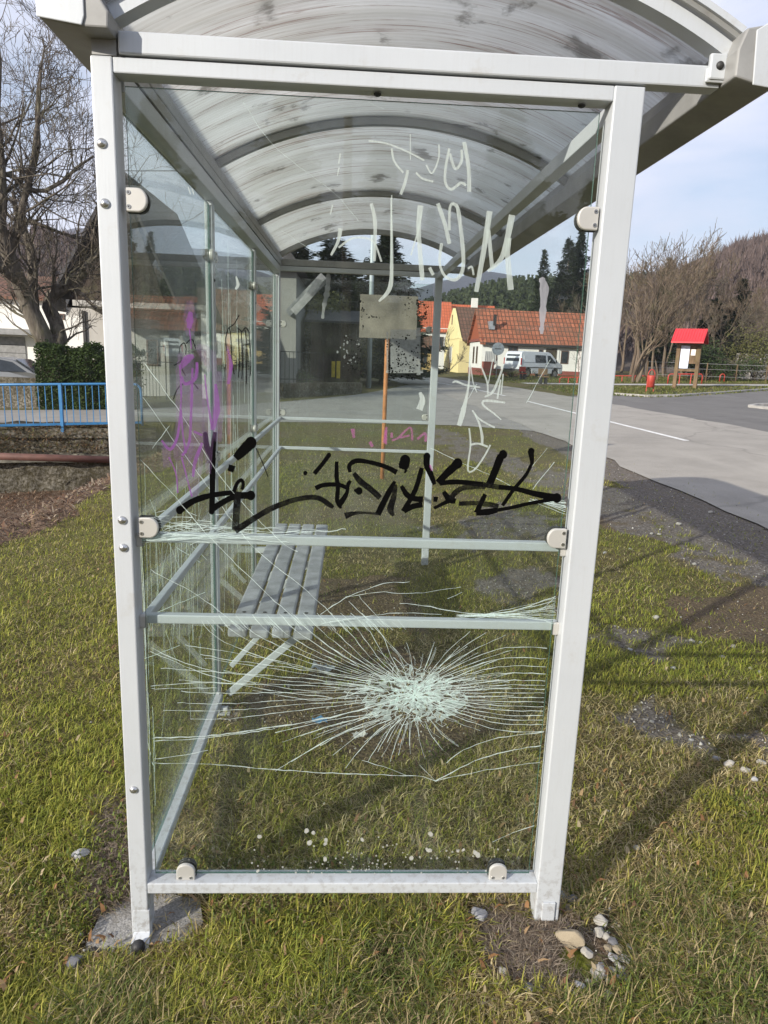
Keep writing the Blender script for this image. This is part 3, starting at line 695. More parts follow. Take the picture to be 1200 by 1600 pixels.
K = [([(321,679),(324,700),(333,717)],[8,10,9]),([(336,675),(333,700),(332,718)],[6,9,10]),([(332,714),(332,760),(331,799)],[10,9,9]),([(330,797),(340,790),(353,782),(370,775),(391,774)],[9,10,9,10,12]),
 ([(281,797),(302,783),(330,774),(367,769)],[11,10,9,8]),([(392,692),(382,702),(368,716)],[18,17,11]),([(363,727),(360,737)],[11,9]),([(366,768),(370,756),(377,750),(380,757),(378,765)],[7,6,6,5,5]),
 ([(477,738),(478,740)],[6,6]),([(514,711),(503,726),(491,740)],[7,7,7]),([(526,721),(526,745),(528,760),(527,783),(533,794)],[6,7,7,7,4]),([(493,763),(505,758),(527,757),(542,762)],[8,7,7,7]),
 ([(548,751),(544,757),(542,770),(535,782),(530,789)],[5,6,6,9,8]),([(553,766),(561,767)],[3,11]),([(547,738),(546,727),(557,720),(577,722),(602,729),(620,738)],[5,7,8,7,7,9]),([(633,719),(631,727),(629,733)],[16,17,12]),([(635,734),(632,739)],[5,3]),
 ([(617,752),(607,770),(590,804)],[5,9,10]),([(627,759),(636,773),(648,779),(661,780)],[6,9,9,9]),([(659,731),(649,765),(630,799)],[7,8,8]),([(631,799),(643,792),(660,788)],[8,9,9]),
 ([(667,713),(667,727),(673,741),(679,757)],[11,10,9,6]),([(715,724),(700,738),(684,754)],[15,12,10]),([(687,755),(715,753),(755,757)],[8,8,8]),([(779,761),(807,764),(834,771),(868,778)],[8,8,9,13]),
 ([(693,768),(702,780),(712,783)],[6,11,8]),([(704,781),(692,787),(678,794)],[8,6,5]),([(783,711),(775,732),(765,756)],[12,12,12]),([(758,772),(750,789),(744,801)],[7,8,9]),([(744,801),(761,800),(777,797)],[10,11,8]),
 ([(777,797),(799,793),(825,787),(847,783),(866,779)],[6,6,6,6,8]),([(829,704),(831,718),(831,725)],[10,7,5]),([(831,724),(821,743),(803,764),(785,790)],[5,6,6,6]),([(681,776),(680,784)],[8,6])]
for p, w_ in K: ribbon(blk, p, [q_*.98 for q_ in (w_ if hasattr(w_, '__len__') else [w_]*len(p))], PN, Lr.off(), True, .05)
for u, v, r in ((281,797,6),(392,692,9),(392,774,7),(514,711,3.5),(561,767,5.5),(633,719,8),(333,717,4.5),(667,713,5.5),(715,724,7.5),(786,710,6.5),(830,705,5),(870,778,7),(477,739,3.2),(331,799,4.5),(321,679,4)): capr(blk, u, v, r*1.0, PN, Lr.off(), 1.1)
for p, w_ in [([(372,768),(370,793),(368,828)],[11,11,12]),([(367,829),(377,823),(402,807),(427,793),(460,781),(484,777),(500,779),(514,788),(521,793)],[11,10,9,9,8,8,8,8,5]),([(553,739),(563,752),(580,765),(594,778)],[6,10,9,9]),
 ([(618,757),(615,777),(610,795),(615,806)],[6,9,11,4]),([(539,806),(553,802),(568,801),(593,803)],[11,6,4,4]),([(759,760),(739,760),(722,763),(711,770),(704,780)],[8,9,8,9,8]),([(717,787),(742,786),(763,788),(779,791)],[7,7,8,7]),([(755,757),(779,761)],[8,8])]:
    ribbon(blt, p, [q_*1.0 for q_ in w_], PN, Lr.off(), True, .04)
for p in [[(271,624),(278,607),(290,598),(301,598),(310,608)],[(280,553),(282,541),(288,536),(291,545),(290,554)],[(272,571),(279,567),(283,564)],[(283,557),(284,575),(290,587)],[(291,537),(300,530),(306,545)],[(354,548),(353,528),(358,512),(361,530),(362,560),(366,585)],[(372,512),(374,560),(373,590)],
  [(377,516),(379,560),(378,592)],[(383,515),(386,545),(385,600)],[(389,518),(392,560),(391,588)],[(372,512),(378,518),(384,512),(390,520)],[(400,700),(410,722),(419,745)],[(358,512),(366,506),(374,492)]]: ribbon(blt, p, 1.6, PN, Lr.off())
tagb = blk.build('graffiti_tag', MT['black'], gp, recalc=False); tagb['label'] = 'bold black marker tag'
blt.build('graffiti_tag', MT['black_thin'], gp, recalc=False)
wparts = {k: MB() for k in ('upper whitish scrawled word', 'large whitish scrawled word', 'lower whitish scrawled letters')}
for p, w_ in [([(576,220),(606,225),(636,237),(663,251)],2.5),([(612,232),(616,252),(630,270)],3),([(637,266),(633,285),(626,304)],4.5),([(686,226),(685,249),(675,271),(666,258)],2.5),([(650,270),(660,279),(677,284)],3),
 ([(702,232),(696,264),(696,286),(705,296),(720,286),(728,290)],4),([(725,222),(732,262),(733,300)],6),([(703,240),(711,264),(721,252),(721,234)],4),([(532,357),(528,378),(517,399)],[7,5,3]),([(529,387),(549,373),(570,372),(585,380),(596,409)],3),
 ([(580,318),(586,348),(585,408)],[5,6,4]),([(611,309),(612,408),(609,450),(592,471)],[2,5,7,3]),([(657,321),(654,360),(660,438)],[9,7,7]),([(642,399),(655,354),(659,330)],2.5),([(684,318),(695,350),(702,381)],6),([(702,360),(703,324),(711,320),(717,336),(724,410),(714,436),(696,432),(687,411),(690,380)],[4,4,5,6,6,5,4,4,5]),
 ([(765,330),(756,390),(744,456)],[9,8,7]),([(763,360),(769,420)],6),([(800,336),(785,400),(762,424)],[10,8,4]),([(795,372),(793,400),(798,453)],[8,8,9]),([(671,418),(677,430)],5),([(731,420),(737,417),(740,430)],3),
 ([(734,550),(733,593),(729,620)],[2,3,4]),([(729,620),(723,645),(717,665)],[4,8,7]),([(707,598),(713,596),(729,602),(750,605)],[2,3,3,2]),([(735,569),(739,597),(745,613)],2),([(751,571),(761,597),(762,616)],2.5),([(770,560),(763,599)],1.5),([(786,569),(782,584),(770,612),(757,620)],[3,3,4,2]),([(782,593),(777,623)],2.5),([(786,584),(783,616)],2),
 ([(789,629),(763,626),(754,628),(757,635),(773,647),(783,656)],[2.5,4,3,3,2.5,1.5]),([(738,641),(746,652),(759,661),(773,668)],2.5),([(742,647),(749,663),(753,680),(753,695)],[2,3,4.5,4]),([(733,669),(735,695),(731,727),(733,737),(743,732),(757,712),(766,695)],2.6),([(735,695),(747,693),(762,698)],3),
 ([(656,613),(660,625),(655,640)],[4,9,10]),([(369,432),(372,445),(368,452)],[2,5,3]),([(530,262),(527,275)],[2,1]),([(532,240),(529,256)],2),([(520,320),(516,335)],2),([(294,292),(298,304)],1.5),([(300,294),(303,304)],1.5),([(641,210),(641,250)],1.2),([(612,405),(612,305)],1.4)]: ribbon(wparts['upper whitish scrawled word' if p[0][1] < 306 else 'large whitish scrawled word' if p[0][1] < 500 else 'lower whitish scrawled letters'], p, w_, PN, Lr.off(), True, .06)
for nm_, lo_, hi_ in (('upper whitish scrawled word', -9, 306), ('large whitish scrawled word', 306, 500), ('lower whitish scrawled letters', 500, 9999)):
    o = wparts[nm_].build('scrawl', MT['white'], gp, recalc=False); o['label'] = nm_
sm = MB(); ribbon(sm, [(845,434),(850,450),(848,485),(846,522)], [7,13,10,4], PN, Lr.off(), True, .25); capr(sm, 846, 514, 4, PN, Lr.off()); sm.build('smear', MT['lilac'], gp, recalc=False)
pu = MB(); pt = MB(); pk = MB()
for p, w_ in [([(298,487),(297,500),(296,513)],[5,11,7]),([(296,513),(298,530),(299,545)],2),([(303,556),(294,560),(286,570),(282,576)],[5,12,9,3]),([(281,570),(283,600),(283,630),(278,680),(266,702),(253,688)],[3,3,3,4,5,3]),([(301,575),(299,640),(296,690),(285,712)],[3,4,4,4]),([(283,640),(286,677),(291,708)],3),
 ([(320,585),(325,630),(332,668)],[2,3,4]),([(303,674),(316,680)],4),([(316,692),(305,722),(302,745)],[4,6,3]),([(264,714),(275,739),(278,770)],2.5),([(284,714),(300,776)],2.5),([(337,600),(339,640),(332,672)],[4,10,7]),([(356,545),(361,570),(357,600)],[2,6,4]),([(284,588),(290,600),(306,590),(308,566)],[3,5,6,4])]: ribbon(pu, p, w_, PN, Lr.off(), True, .12)
for p, w_ in [([(297,470),(297,495),(297,525)],[8,20,12]),([(308,540),(325,556),(332,580)],[10,24,14]),([(290,552),(290,590),(288,650),(286,700),(284,760)],[22,30,24,30,12]),([(308,600),(308,660),(306,720),(304,775)],[26,24,22,8]),([(260,690),(262,730)],[14,14]),([(339,580),(340,640),(341,690)],[14,18,10]),([(356,540),(358,600),(358,680)],[5,9,4]),([(320,600),(326,680),(326,740)],[12,16,8])]: ribbon(pt, p, w_, PN, Lr.off(), True, .15)
for p, w_ in [([(551,670),(553,684)],[8,5]),([(578,690),(582,698)],5),([(600,692),(604,667)],4),([(603,672),(603,694)],4),([(612,688),(622,684),(641,668),(644,688)],3),([(625,684),(640,680)],3),([(652,686),(664,677),(665,690)],4),([(612,684),(612,676)],4),([(672,726),(675,735)],3)]: ribbon(pk, p, w_, PN, Lr.off(), True, .2)
pu.build('spray_paint', MT['purple'], gp, recalc=False); pt.build('spray_haze', MT['purple_thin'], gp, recalc=False); pk.build('pink_letters', MT['pink'], gp, recalc=False)
# cracks
ck = MB(); rc = random.Random(5)
def crk(p, w_, plane=PN, j=.8):
    q = []
    for i_ in range(len(p)-1):
        p0, p1, p2, p3 = p[max(i_-1, 0)], p[i_], p[i_+1], p[min(i_+2, len(p)-1)]
        n = max(1, int(math.hypot(p2[0]-p1[0], p2[1]-p1[1])/11))
        for k in range(n):
            t = k/n; e = [.5*(2*p1[c]+(p2[c]-p0[c])*t+(2*p0[c]-5*p1[c]+4*p2[c]-p3[c])*t*t+(p3[c]+3*p1[c]-3*p2[c]-p0[c])*t**3) for c in (0, 1)]; q.append((e[0]+rc.uniform(-j, j), e[1]+rc.uniform(-j, j)))
    q.append(p[-1]); ribbon(ck, q, [w_*.68*rc.uniform(.5, 1.4) for _ in q], plane, -.0002-rc.random()*.0003, False, .35)
CXY = (650, 1085)
for yl, bend in [(1022,30),(1044,26),(1062,20),(1080,10),(1098,4),(1110,0),(1124,-4)]+[]: crk([(238+rc.uniform(0,120), yl), (360, yl+bend*.3), (470, 1085+(yl-1085)*.62), (590, 1085+(yl-1085)*.28)], 1.3)
for x0, yt in [(345,1000),(372,992),(398,990),(424,990),(447,990),(466,988),(486,988),(505,988),(525,988),(546,988),(562,988),(578,988),(595,988)]: crk([(x0-30, yt-30), (x0, yt), (x0+(640-x0)*.35, yt+38), (x0+(640-x0)*.8, 1062)], 1.2)
for x0, y0 in [(350,1020),(380,1040),(410,1060),(440,1075),(455,1090)]: crk([(x0-60, y0-12), (x0+40, y0+4), (575, 1075+(y0-1075)*.2)], 1.1)
for yr in [1013,1029,1042,1053,1064,1071,1077,1083,1090,1097,1104,1111,1118,1125,1132,1143]: crk([(668, 1082+(yr-1082)*.25), (730, 1082+(yr-1082)*.72), (790, yr-1), (853-(yr-1040)*.06, yr)], 1.5)
for x1 in [(735,986),(760,988),(790,992),(730,1010),(800,1016)]: crk([(655,1075),(655+(x1[0]-655)*.5, 1075+(x1[1]-1075)*.6),x1], 1.1)
for x1, y1 in [(430,1205),(455,1190),(500,1165),(520,1180),(540,1200),(560,1175),(575,1190),(590,1175),(605,1160),(610,1190),(640,1165),(470,1150),(440,1160),(655,1150),(480,1175),(430,1145)]: crk([(640+(x1-640)*.25, 1105+(y1-1105)*.25),(640+(x1-640)*.6, 1105+(y1-1105)*.5),(x1,y1)], 1.2)
for p, w_ in [([(238,1153),(320,1150),(400,1140),(480,1128),(560,1110),(620,1092)],2.6),([(240,1158),(330,1152),(430,1138)],1.6),([(238,1192),(330,1194),(400,1200),(520,1208),(660,1213),(680,1220)],1.5),([(240,1186),(290,1180),(325,1172)],1.3),([(680,1220),(740,1190),(790,1174),(845,1165)],2.0),([(680,1220),(760,1203),(843,1191)],1.5),([(698,1192),(725,1172),(770,1155),(850,1143)],1.7),
 ([(770,1315),(800,1302),(835,1290)],1.4),([(565,1188),(600,1198),(636,1212)],1.2),([(655,1195),(680,1220)],1.0),([(235,1018),(300,1045),(350,1062),(420,1078),(520,1090)],1.4),([(236,1012),(290,1036),(350,1052)],1.2),([(236,1072),(300,1067),(400,1068)],1.3),([(236,1076),(340,1075)],1.0),
 ([(500,960),(530,940),(560,925),(600,912),(640,909)],1.2),([(540,933),(590,925),(650,927),(720,917)],1.0),([(625,943),(660,946),(700,953),(745,959),(800,955),(868,932)],1.6),([(500,975),(560,965),(620,958),(690,960)],1.1),([(700,935),(722,925)],1.0),
 ([(226,568),(282,645),(345,745),(430,838),(465,862)],1.2),([(223,620),(250,658),(310,740),(392,850),(470,915),(520,960)],1.2),([(219,717),(270,772),(330,842),(420,930),(500,1000),(560,1040)],1.2),([(235,890),(300,925),(350,960),(380,985)],1.2),([(238,700),(265,665)],1.2),
 ([(545,940),(590,985),(640,1040)],1.0),([(560,930),(600,975)],1.0),([(672,700),(720,722),(765,742),(810,765)],1.1),([(830,730),(855,700)],1.2),([(832,765),(866,722)],1.2),([(720,640),(745,600)],.9),([(822,630),(860,562)],1.2),([(400,40),(410,45)],.4),
 ([(575,160),(600,170)],.4),([(440,360),(500,400)],.6),([(380,160),(430,230),(520,300),(560,345)],.7)]: crk(p, w_)
for k in range(15):       # left impact by the middle clamp
    y0 = 848+rc.uniform(-3, 4); x1 = rc.uniform(300, 560); crk([(222, y0-8*rc.random()), (222+(x1-222)*.5, y0-6-rc.random()*22), (x1, y0-rc.random()*34)], rc.uniform(.6, 1.3), j=1.5)
for k in range(44):
    x0, y0 = rc.uniform(228, 340), rc.gauss(822, 10); crk([(x0, y0), (x0+rc.uniform(6, 34), y0+rc.uniform(-7, 7))], rc.uniform(.5, 1.3))
for k in range(16):       # right side fans
    y0 = 790+rc.uniform(-8, 8); crk([(884, y0+(k-8)*.8), (850-rc.uniform(0, 25), 782+rc.uniform(-3, 3))], .9)
for k in range(20):
    crk([(868, 932+k*2.3), (800+rc.uniform(-30, 30), 958+k*.4+rc.uniform(-4, 2)), (740+rc.uniform(-30, 20), 963+rc.uniform(-4, 4))], .9)
for k in range(46):       # short dashes over the rails, running on up
    x0 = rc.uniform(330, 650); crk([(x0, 985+rc.uniform(-2, 2)), (x0-rc.uniform(8, 18), 970+rc.uniform(-4, 2))], .6)
for k in range(90):       # finer cracks running out of the core
    a_ = rc.random()*6.283; r0_, r1_ = rc.uniform(.5, .9), rc.uniform(1.0, 1.9); c_, s_ = math.cos(a_), math.sin(a_); bend_ = rc.uniform(-8, 8)
    if s_ < 0 and r1_ > 1.5: r1_ = 1.5
    crk([(648+96*r0_*c_-16*r0_*s_, 1086+60*r0_*s_), (648+96*(r0_+r1_)/2*c_-16*(r0_+r1_)/2*s_, 1086+56*(r0_+r1_)/2*s_+bend_*.3), (648+100*r1_*c_-14*r1_*s_, 1086+52*r1_*s_+bend_)], rc.uniform(.5, .9), j=.6)
# the crazed patch: radial cracks tied by short cross cracks, cells partly frosted
fr = MB(); NR = 78; cx_, cy_ = 648, 1086
ang = sorted(2*math.pi*(k+rc.uniform(-.4, .4))/NR for k in range(NR)); grid = []
for a_ in ang:
    lim = .72+.28*rc.random()+.10*math.sin(a_*2+1); row = []; r_ = .012
    while r_ < lim:
        aa = a_+rc.gauss(0, .035)/max(r_, .25); x_, y_ = 108*r_*math.cos(aa), 66*r_*math.sin(aa); row.append((cx_+x_-.30*y_, cy_+y_+(6 if y_ < -25 else 0))); r_ += .030+.035*rc.random()+.04*r_
    grid.append(row)
def ok_(p, q): return math.hypot(p[0]-q[0], p[1]-q[1]) < 22
for i in range(NR):
    A, B = grid[i], grid[(i+1) % NR]
    for j in range(len(A)-1): ribbon(ck, [A[j], A[j+1]], rc.uniform(.25, .6), PN, -.0002-rc.random()*.0003, False)
    for j in range(min(len(A), len(B))):
        k = min(max(j+rc.choice((-1, 0, 0, 1)), 0), len(B)-1)
        if ok_(A[j], B[k]) and rc.random() < .80: ribbon(ck, [A[j], B[k]], rc.uniform(.25, .7), PN, -.0002-rc.random()*.0003, False)
        if j+1 < min(len(A), len(B)) and rc.random() < .80-.045*j:
            fr.add([at(u, v, **PN)+Vector((0, -.00015-rc.random()*.00003, 0)) for u, v in (A[j], A[j+1], B[j+1], B[j])], [(0, 1, 2, 3)])
fr.build('frosted_core', MT['frost'], gp, recalc=False)
o = ck.build('crack_web', MT['crack'], gp, recalc=False)
# cracks in the nearest side pane
ck = MB()
PS = dict(x=.0195)
def srib(y0, z0, y1, z1, w_=.0011):
    n = 8; P = [Vector((.0205, y0+(y1-y0)*k/n+rc.gauss(0, .003), z0+(z1-z0)*k/n)) for k in range(n+1)]
    for a, b in zip(P, P[1:]):
        d = (b-a).normalized(); s = d.cross(Vector((1, 0, 0)))*w_; ck.add([a+s, a-s, b-s, b+s], [(0, 1, 2, 3)])
for k in range(34):
    y0 = rc.choice([.12, .2, .34, .5, .7, .9])+rc.gauss(0, .03); z0 = rc.uniform(.15, .9); srib(y0, z0, y0+rc.gauss(0, .03), z0+rc.uniform(.1, .6), rc.uniform(.0006, .002))
for k in range(14): srib(rc.uniform(.1, .9), rc.uniform(.3, 1.2), rc.uniform(.2, 1.1), rc.uniform(.3, 1.2), .0008)
ck.build('crack_web', MT['crack'], gl1, recalc=False); ck = MB()
for k in range(60):
    y0 = rc.choice([1.45, 1.62, 1.8, 2.05, 2.2])+rc.gauss(0, .03); z0 = rc.uniform(.2, 1.7); srib(y0, z0, y0+rc.gauss(0, .015), z0+rc.uniform(.05, .5), rc.uniform(.0008, .003))
ck.build('scratches', MT['crack'], gl2, recalc=False); ck = MB()
# round white spots low on the end pane
ws = MB()
for u, v, r in [(478,1298,5),(489,1301,3.5),(510,1313,4.5),(509,1318,3),(484,1317,5),(405,1307,4),(672,1303,4.5),(671,1329,4),(668,1327,3),(716,1329,2.6),(724,1328,2.6),(742,1331,3.6),(746,1336,5),(643,1340,4),(566,1312,3),(508,1342,4),(403,1360,2.5)]:
    for k in range(5): capr(ws, u+rc.uniform(-1.6, 1.6), v+rc.uniform(-1.6, 1.6), r*rc.uniform(.4, .8), PN, -.0004-rc.random()*.0005)
for k in range(110):
    u = rc.gauss(600, 110); v = 1365-abs(rc.gauss(0, 24)); 
    if 245 < u < 825: capr(ws, u, v, rc.uniform(.5, 1.7), PN, -.0006)
ws.build('splash_marks', paint_film('dried splashes', (.62, .62, .58), .6, None, .8, .4), gp, recalc=False)
# far pane: poster remains
PF = dict(y=LEN-.029); pb = MB(); pp = MB()
def rectp(mb, u0, v0, u1, v1, off):
    P = [at(u, v, **PF)+Vector((0, off, 0)) for u, v in ((u0, v0), (u1, v0), (u1, v1), (u0, v1))]; mb.add(P, [(0, 1, 2, 3)])
rectp(pp, 610, 515, 655, 582, -.0004); rectp(pp, 651, 512, 657, 586, -.0008); rectp(pp, 603, 579, 661, 583, -.0010); rectp(pp, 604, 519, 606.5, 582, -.0012)
ribbon(pp, [(513,424),(512,450),(506,480),(504,498)], [4,9,6,4], PF, -.0014, True, .3); ribbon(pp, [(500,438),(484,460),(458,488)], [10,12,12], PF, -.0016)
for k in range(34): u, v = rc.gauss(548, 9), rc.uniform(522, 580); capr(pp, u, v, rc.uniform(.5, 1.6), PF, -.0018, rc.uniform(.6, 1.8))
pp.build('poster_remains', MT['paper'], gfar, recalc=False)
for cu, cv, su, sv, n in [(612,575,3,9,26),(624,560,3,14,40),(641,573,5,8,34),(650,555,4,14,20),(608,545,3,10,14),(628,528,8,4,12),(654,480,2,14,34),(666,478,2,12,22),(640,465,3,10,14),(566,480,2,12,18),(584,495,9,2,12),(695,466,3,8,16),(713,462,4,8,18),(672,560,3,10,14),(548,555,5,16,44),(562,560,3,14,26),(627,455,4,4,14),(636,482,4,10,14)]:
    for k in range(n):
        u, v = rc.gauss(cu, su), rc.gauss(cv, sv)
        if u < 684 or 600 < v < 2: capr(pb, u, v, rc.uniform(.35, 1.25), PF, -.002-rc.random()*.0004, rc.uniform(.6, 1.8), rc.random()*3)
pb.build('torn_specks', MT['black'], gfar, recalc=False)
# ------------------------------------------------------------------ hills
def hill(name, prof, r0, r1, mat, rough=.06, seed=0, nr=46, na=150, back=1.5, label=None):
    """prof: (azimuth as photo u, skyline v) -> a ridge at distance r1, foot at r0, falling away behind"""
    us = np.linspace(prof[0][0], prof[-1][0], na); vs_ = np.interp(us, [p[0] for p in prof], [p[1] for p in prof]); V = []
    for u, v in zip(us, vs_):
        d = RX*(u-600)/FPX+UP*(800-v)/FPX+FW; hz = math.hypot(d[0], d[1]); tanel = d[2]/hz; ax, ay = d[0]/hz, d[1]/hz
        zt = CAM[2]+tanel*r1
        for j in range(nr):
            s = j/(nr-1)*back; r = r0+(r1-r0)*s; x, y = CAM[0]+ax*r, CAM[1]+ay*r
            prof_ = math.sin(min(s, 1)*math.pi/2)**1.1 if s <= 1 else 1-.5*(s-1)/(back-1)
            z0 = float(gz(x, y))-1
            bump = (fbm(np.array([x+seed]), np.array([y]), 3.2/(r1-r0), 5)[0]-.5)*(zt-z0)*rough*4*min(s, 1)*(1-min(s, 1))**.3*(1 if s < 1 else .4)
            V.append((x, y, z0+(zt-z0)*prof_+bump))
    F = [(i*nr+j, i*nr+j+1, (i+1)*nr+j+1, (i+1)*nr+j) for i in range(na-1) for j in range(nr-1)]
    mb = MB(); mb.add(V, F); o = mb.build(name, mat, None, True); tag(o, kind='structure'); return o, np.array(V).reshape(na, nr, 3)
MT['wood'] = simple('leafless wooded slope', (.075, .058, .045), .95, 0, .5, .12); MT['far'] = simple('far wooded mountain', (.038, .036, .05), .95, 0, .35, .01)
MT['pineh'] = simple('pine slope', (.035, .042, .018), .95, 0, .5, .15)
h1, V1 = hill('hill', [(900,498),(960,476),(1010,460),(1060,450),(1100,434),(1150,413),(1200,401),(1300,380),(1420,356),(1600,366)], 95, 235, MT['wood'], seed=4)
h2, V2 = hill('hill', [(560,530),(640,510),(690,496),(740,482),(800,470),(850,466),(930,462),(1000,462),(1100,480)], 120, 250, MT['pineh'], seed=14)
h3, V3 = hill('mountain', [(-200,420),(0,392),(60,384),(120,372),(200,384),(300,402),(420,414),(520,440),(600,462),(650,457),(690,446),(715,443),(748,432),(775,436),(800,440),(840,458),(900,474),(1000,500)], 500, 1300, MT['far'], seed=24, nr=40)
h4, V4 = hill('hill', [(-420,440),(-200,410),(-60,396),(60,388),(130,402),(220,440),(330,480),(420,520)], 90, 220, MT['wood'], seed=34)
MT['twigfar'] = simple('distant twigs', (.105, .075, .066), .9, 0, .35, .4); MT['pinefar'] = leaf_mat('distant pines', (.022, .032, .012), (.06, .075, .03), .25)
def forest(name, V, n, hgt, mat, kind, smin=.05, smax=1.0, label='leafless wood covering the hillside'):
    rf = random.Random(n); mb = MB(); na, nr, _ = V.shape; vs = []; fs = []
    for k in range(n):
        i = rf.uniform(0, na-2); s = rf.uniform(smin, smax)**.8; j = min(s*(nr-1)/1.5, nr-2); a = V[int(i), int(j)]; b = V[int(i)+1, int(j)+1]; f = rf.random(); p = a*(1-f)+b*f
        h = hgt*rf.uniform(.55, 1.2)
        if kind == 'bare':
            for q in range(11):
                az = rf.uniform(0, 6.28); l = h*rf.uniform(.25, .55); z0 = h*rf.uniform(.1, .5); sp = rf.uniform(.10, .35)*h; wd = .15
                x0, y0 = p[0]+rf.gauss(0, .3), p[1]+rf.gauss(0, .3); dx, dy = math.cos(az), math.sin(az); b_ = len(vs)
                vs += [(x0-dy*wd, y0+dx*wd, p[2]+z0), (x0+dy*wd, y0-dx*wd, p[2]+z0), (x0+dx*sp, y0+dy*sp, p[2]+z0+l)]; fs.append((b_, b_+1, b_+2))
            b_ = len(vs); vs += [(p[0]-.16, p[1], p[2]-.5), (p[0]+.16, p[1], p[2]-.5), (p[0], p[1]+.1, p[2]+h*.8)]; fs.append((b_, b_+1, b_+2))
        else:
            for q in range(26):
                t = rf.random()**.7; az = rf.uniform(0, 6.28); rr = h*.24*(1-t)+.25; z = p[2]+h*(.15+.85*t); dx, dy = math.cos(az), math.sin(az); b_ = len(vs); w_ = .45
                vs += [(p[0]-dy*w_, p[1]+dx*w_, z+.4), (p[0]+dy*w_, p[1]-dx*w_, z+.4), (p[0]+dx*rr*1.3, p[1]+dy*rr*1.3, z-.5)]; fs.append((b_, b_+1, b_+2))
    mb.add(vs, fs); o = mb.build(name, mat, None, recalc=False); tag(o, label, 'woodland', kind='stuff'); return o
forest('hillside_woodland', V1, 5200, 5, MT['twigfar'], 'bare', label='brown leafless wood covering the hillside on the right')
forest('pine_woodland', V2, 3400, 5.2, MT['pinefar'], 'pine', label='dark green pine wood on the low hill behind the orange roofs')
forest('hillside_woodland', V4, 2000, 5, MT['twigfar'], 'bare', label='brown leafless wood on the slope at the left')
# ------------------------------------------------------------------ trees
MT['bark'] = bark('grey ridged bark', (.055, .045, .035), (.17, .15, .125)); MT['twig'] = bark('grey brown twigs', (.06, .048, .038), (.13, .11, .09), 3)
MT['twig2'] = bark('tan twigs', (.065, .048, .034), (.175, .135, .10), 3); MT['needle'] = leaf_mat('dark spruce needles', (.010, .018, .008), (.035, .05, .022), .8)
MT['hedge'] = leaf_mat('dark evergreen hedge leaves', (.012, .022, .008), (.05, .075, .022), 1.5, .45); MT['shrub'] = leaf_mat('olive shrub leaves', (.05, .055, .02), (.12, .12, .04), 1.3)
def rot_about(d, ang, r_):
    o = d.orthogonal().normalized(); a = Matrix.Rotation(r_.uniform(0, 2*math.pi), 3, d) @ o; return (Matrix.Rotation(ang, 3, a) @ d).normalized()
def grow(mt_, mc, p, d, rad, ln, lv, r_, n=5, up=.15, trunklv=2, spread=(25, 60), kids=(3, 5), minr=.004, sides=5, wob=.16, shrink=.62):
    segs = 5 if lv > 0 else 3; P = [Vector(p)]; Q = [rad]; dd = Vector(d)
    for i in range(segs):
        dd = (dd+Vector((r_.gauss(0, wob), r_.gauss(0, wob), r_.gauss(0, wob)+up*.25))).normalized(); P.append(P[-1]+dd*ln/segs); Q.append(max(rad*(1-.62*(i+1)/segs), minr))
    (mt_ if lv >= trunklv else mc).tube(P, Q, sides if lv >= trunklv else 3, cap=False)
    if lv == 0: return
    for k in range(r_.randint(*kids)+(1 if lv < 2 else 0)):
        t = r_.uniform(.30, 1.0); i = min(int(t*segs), segs-1); f = t*segs-i; q = P[i].lerp(P[i+1], f); rr = (Q[i]*(1-f)+Q[i+1]*f)*r_.uniform(.5, .75)
        base = (P[i+1]-P[i]).normalized(); nd = rot_about(base, R(r_.uniform(*spread)), r_); nd = (nd+Vector((0, 0, up))).normalized()
        grow(mt_, mc, q, nd, max(rr, minr), ln*r_.uniform(shrink*.75, shrink*1.2), lv-1, r_, n, up, trunklv, spread, kids, minr, sides, wob, shrink)
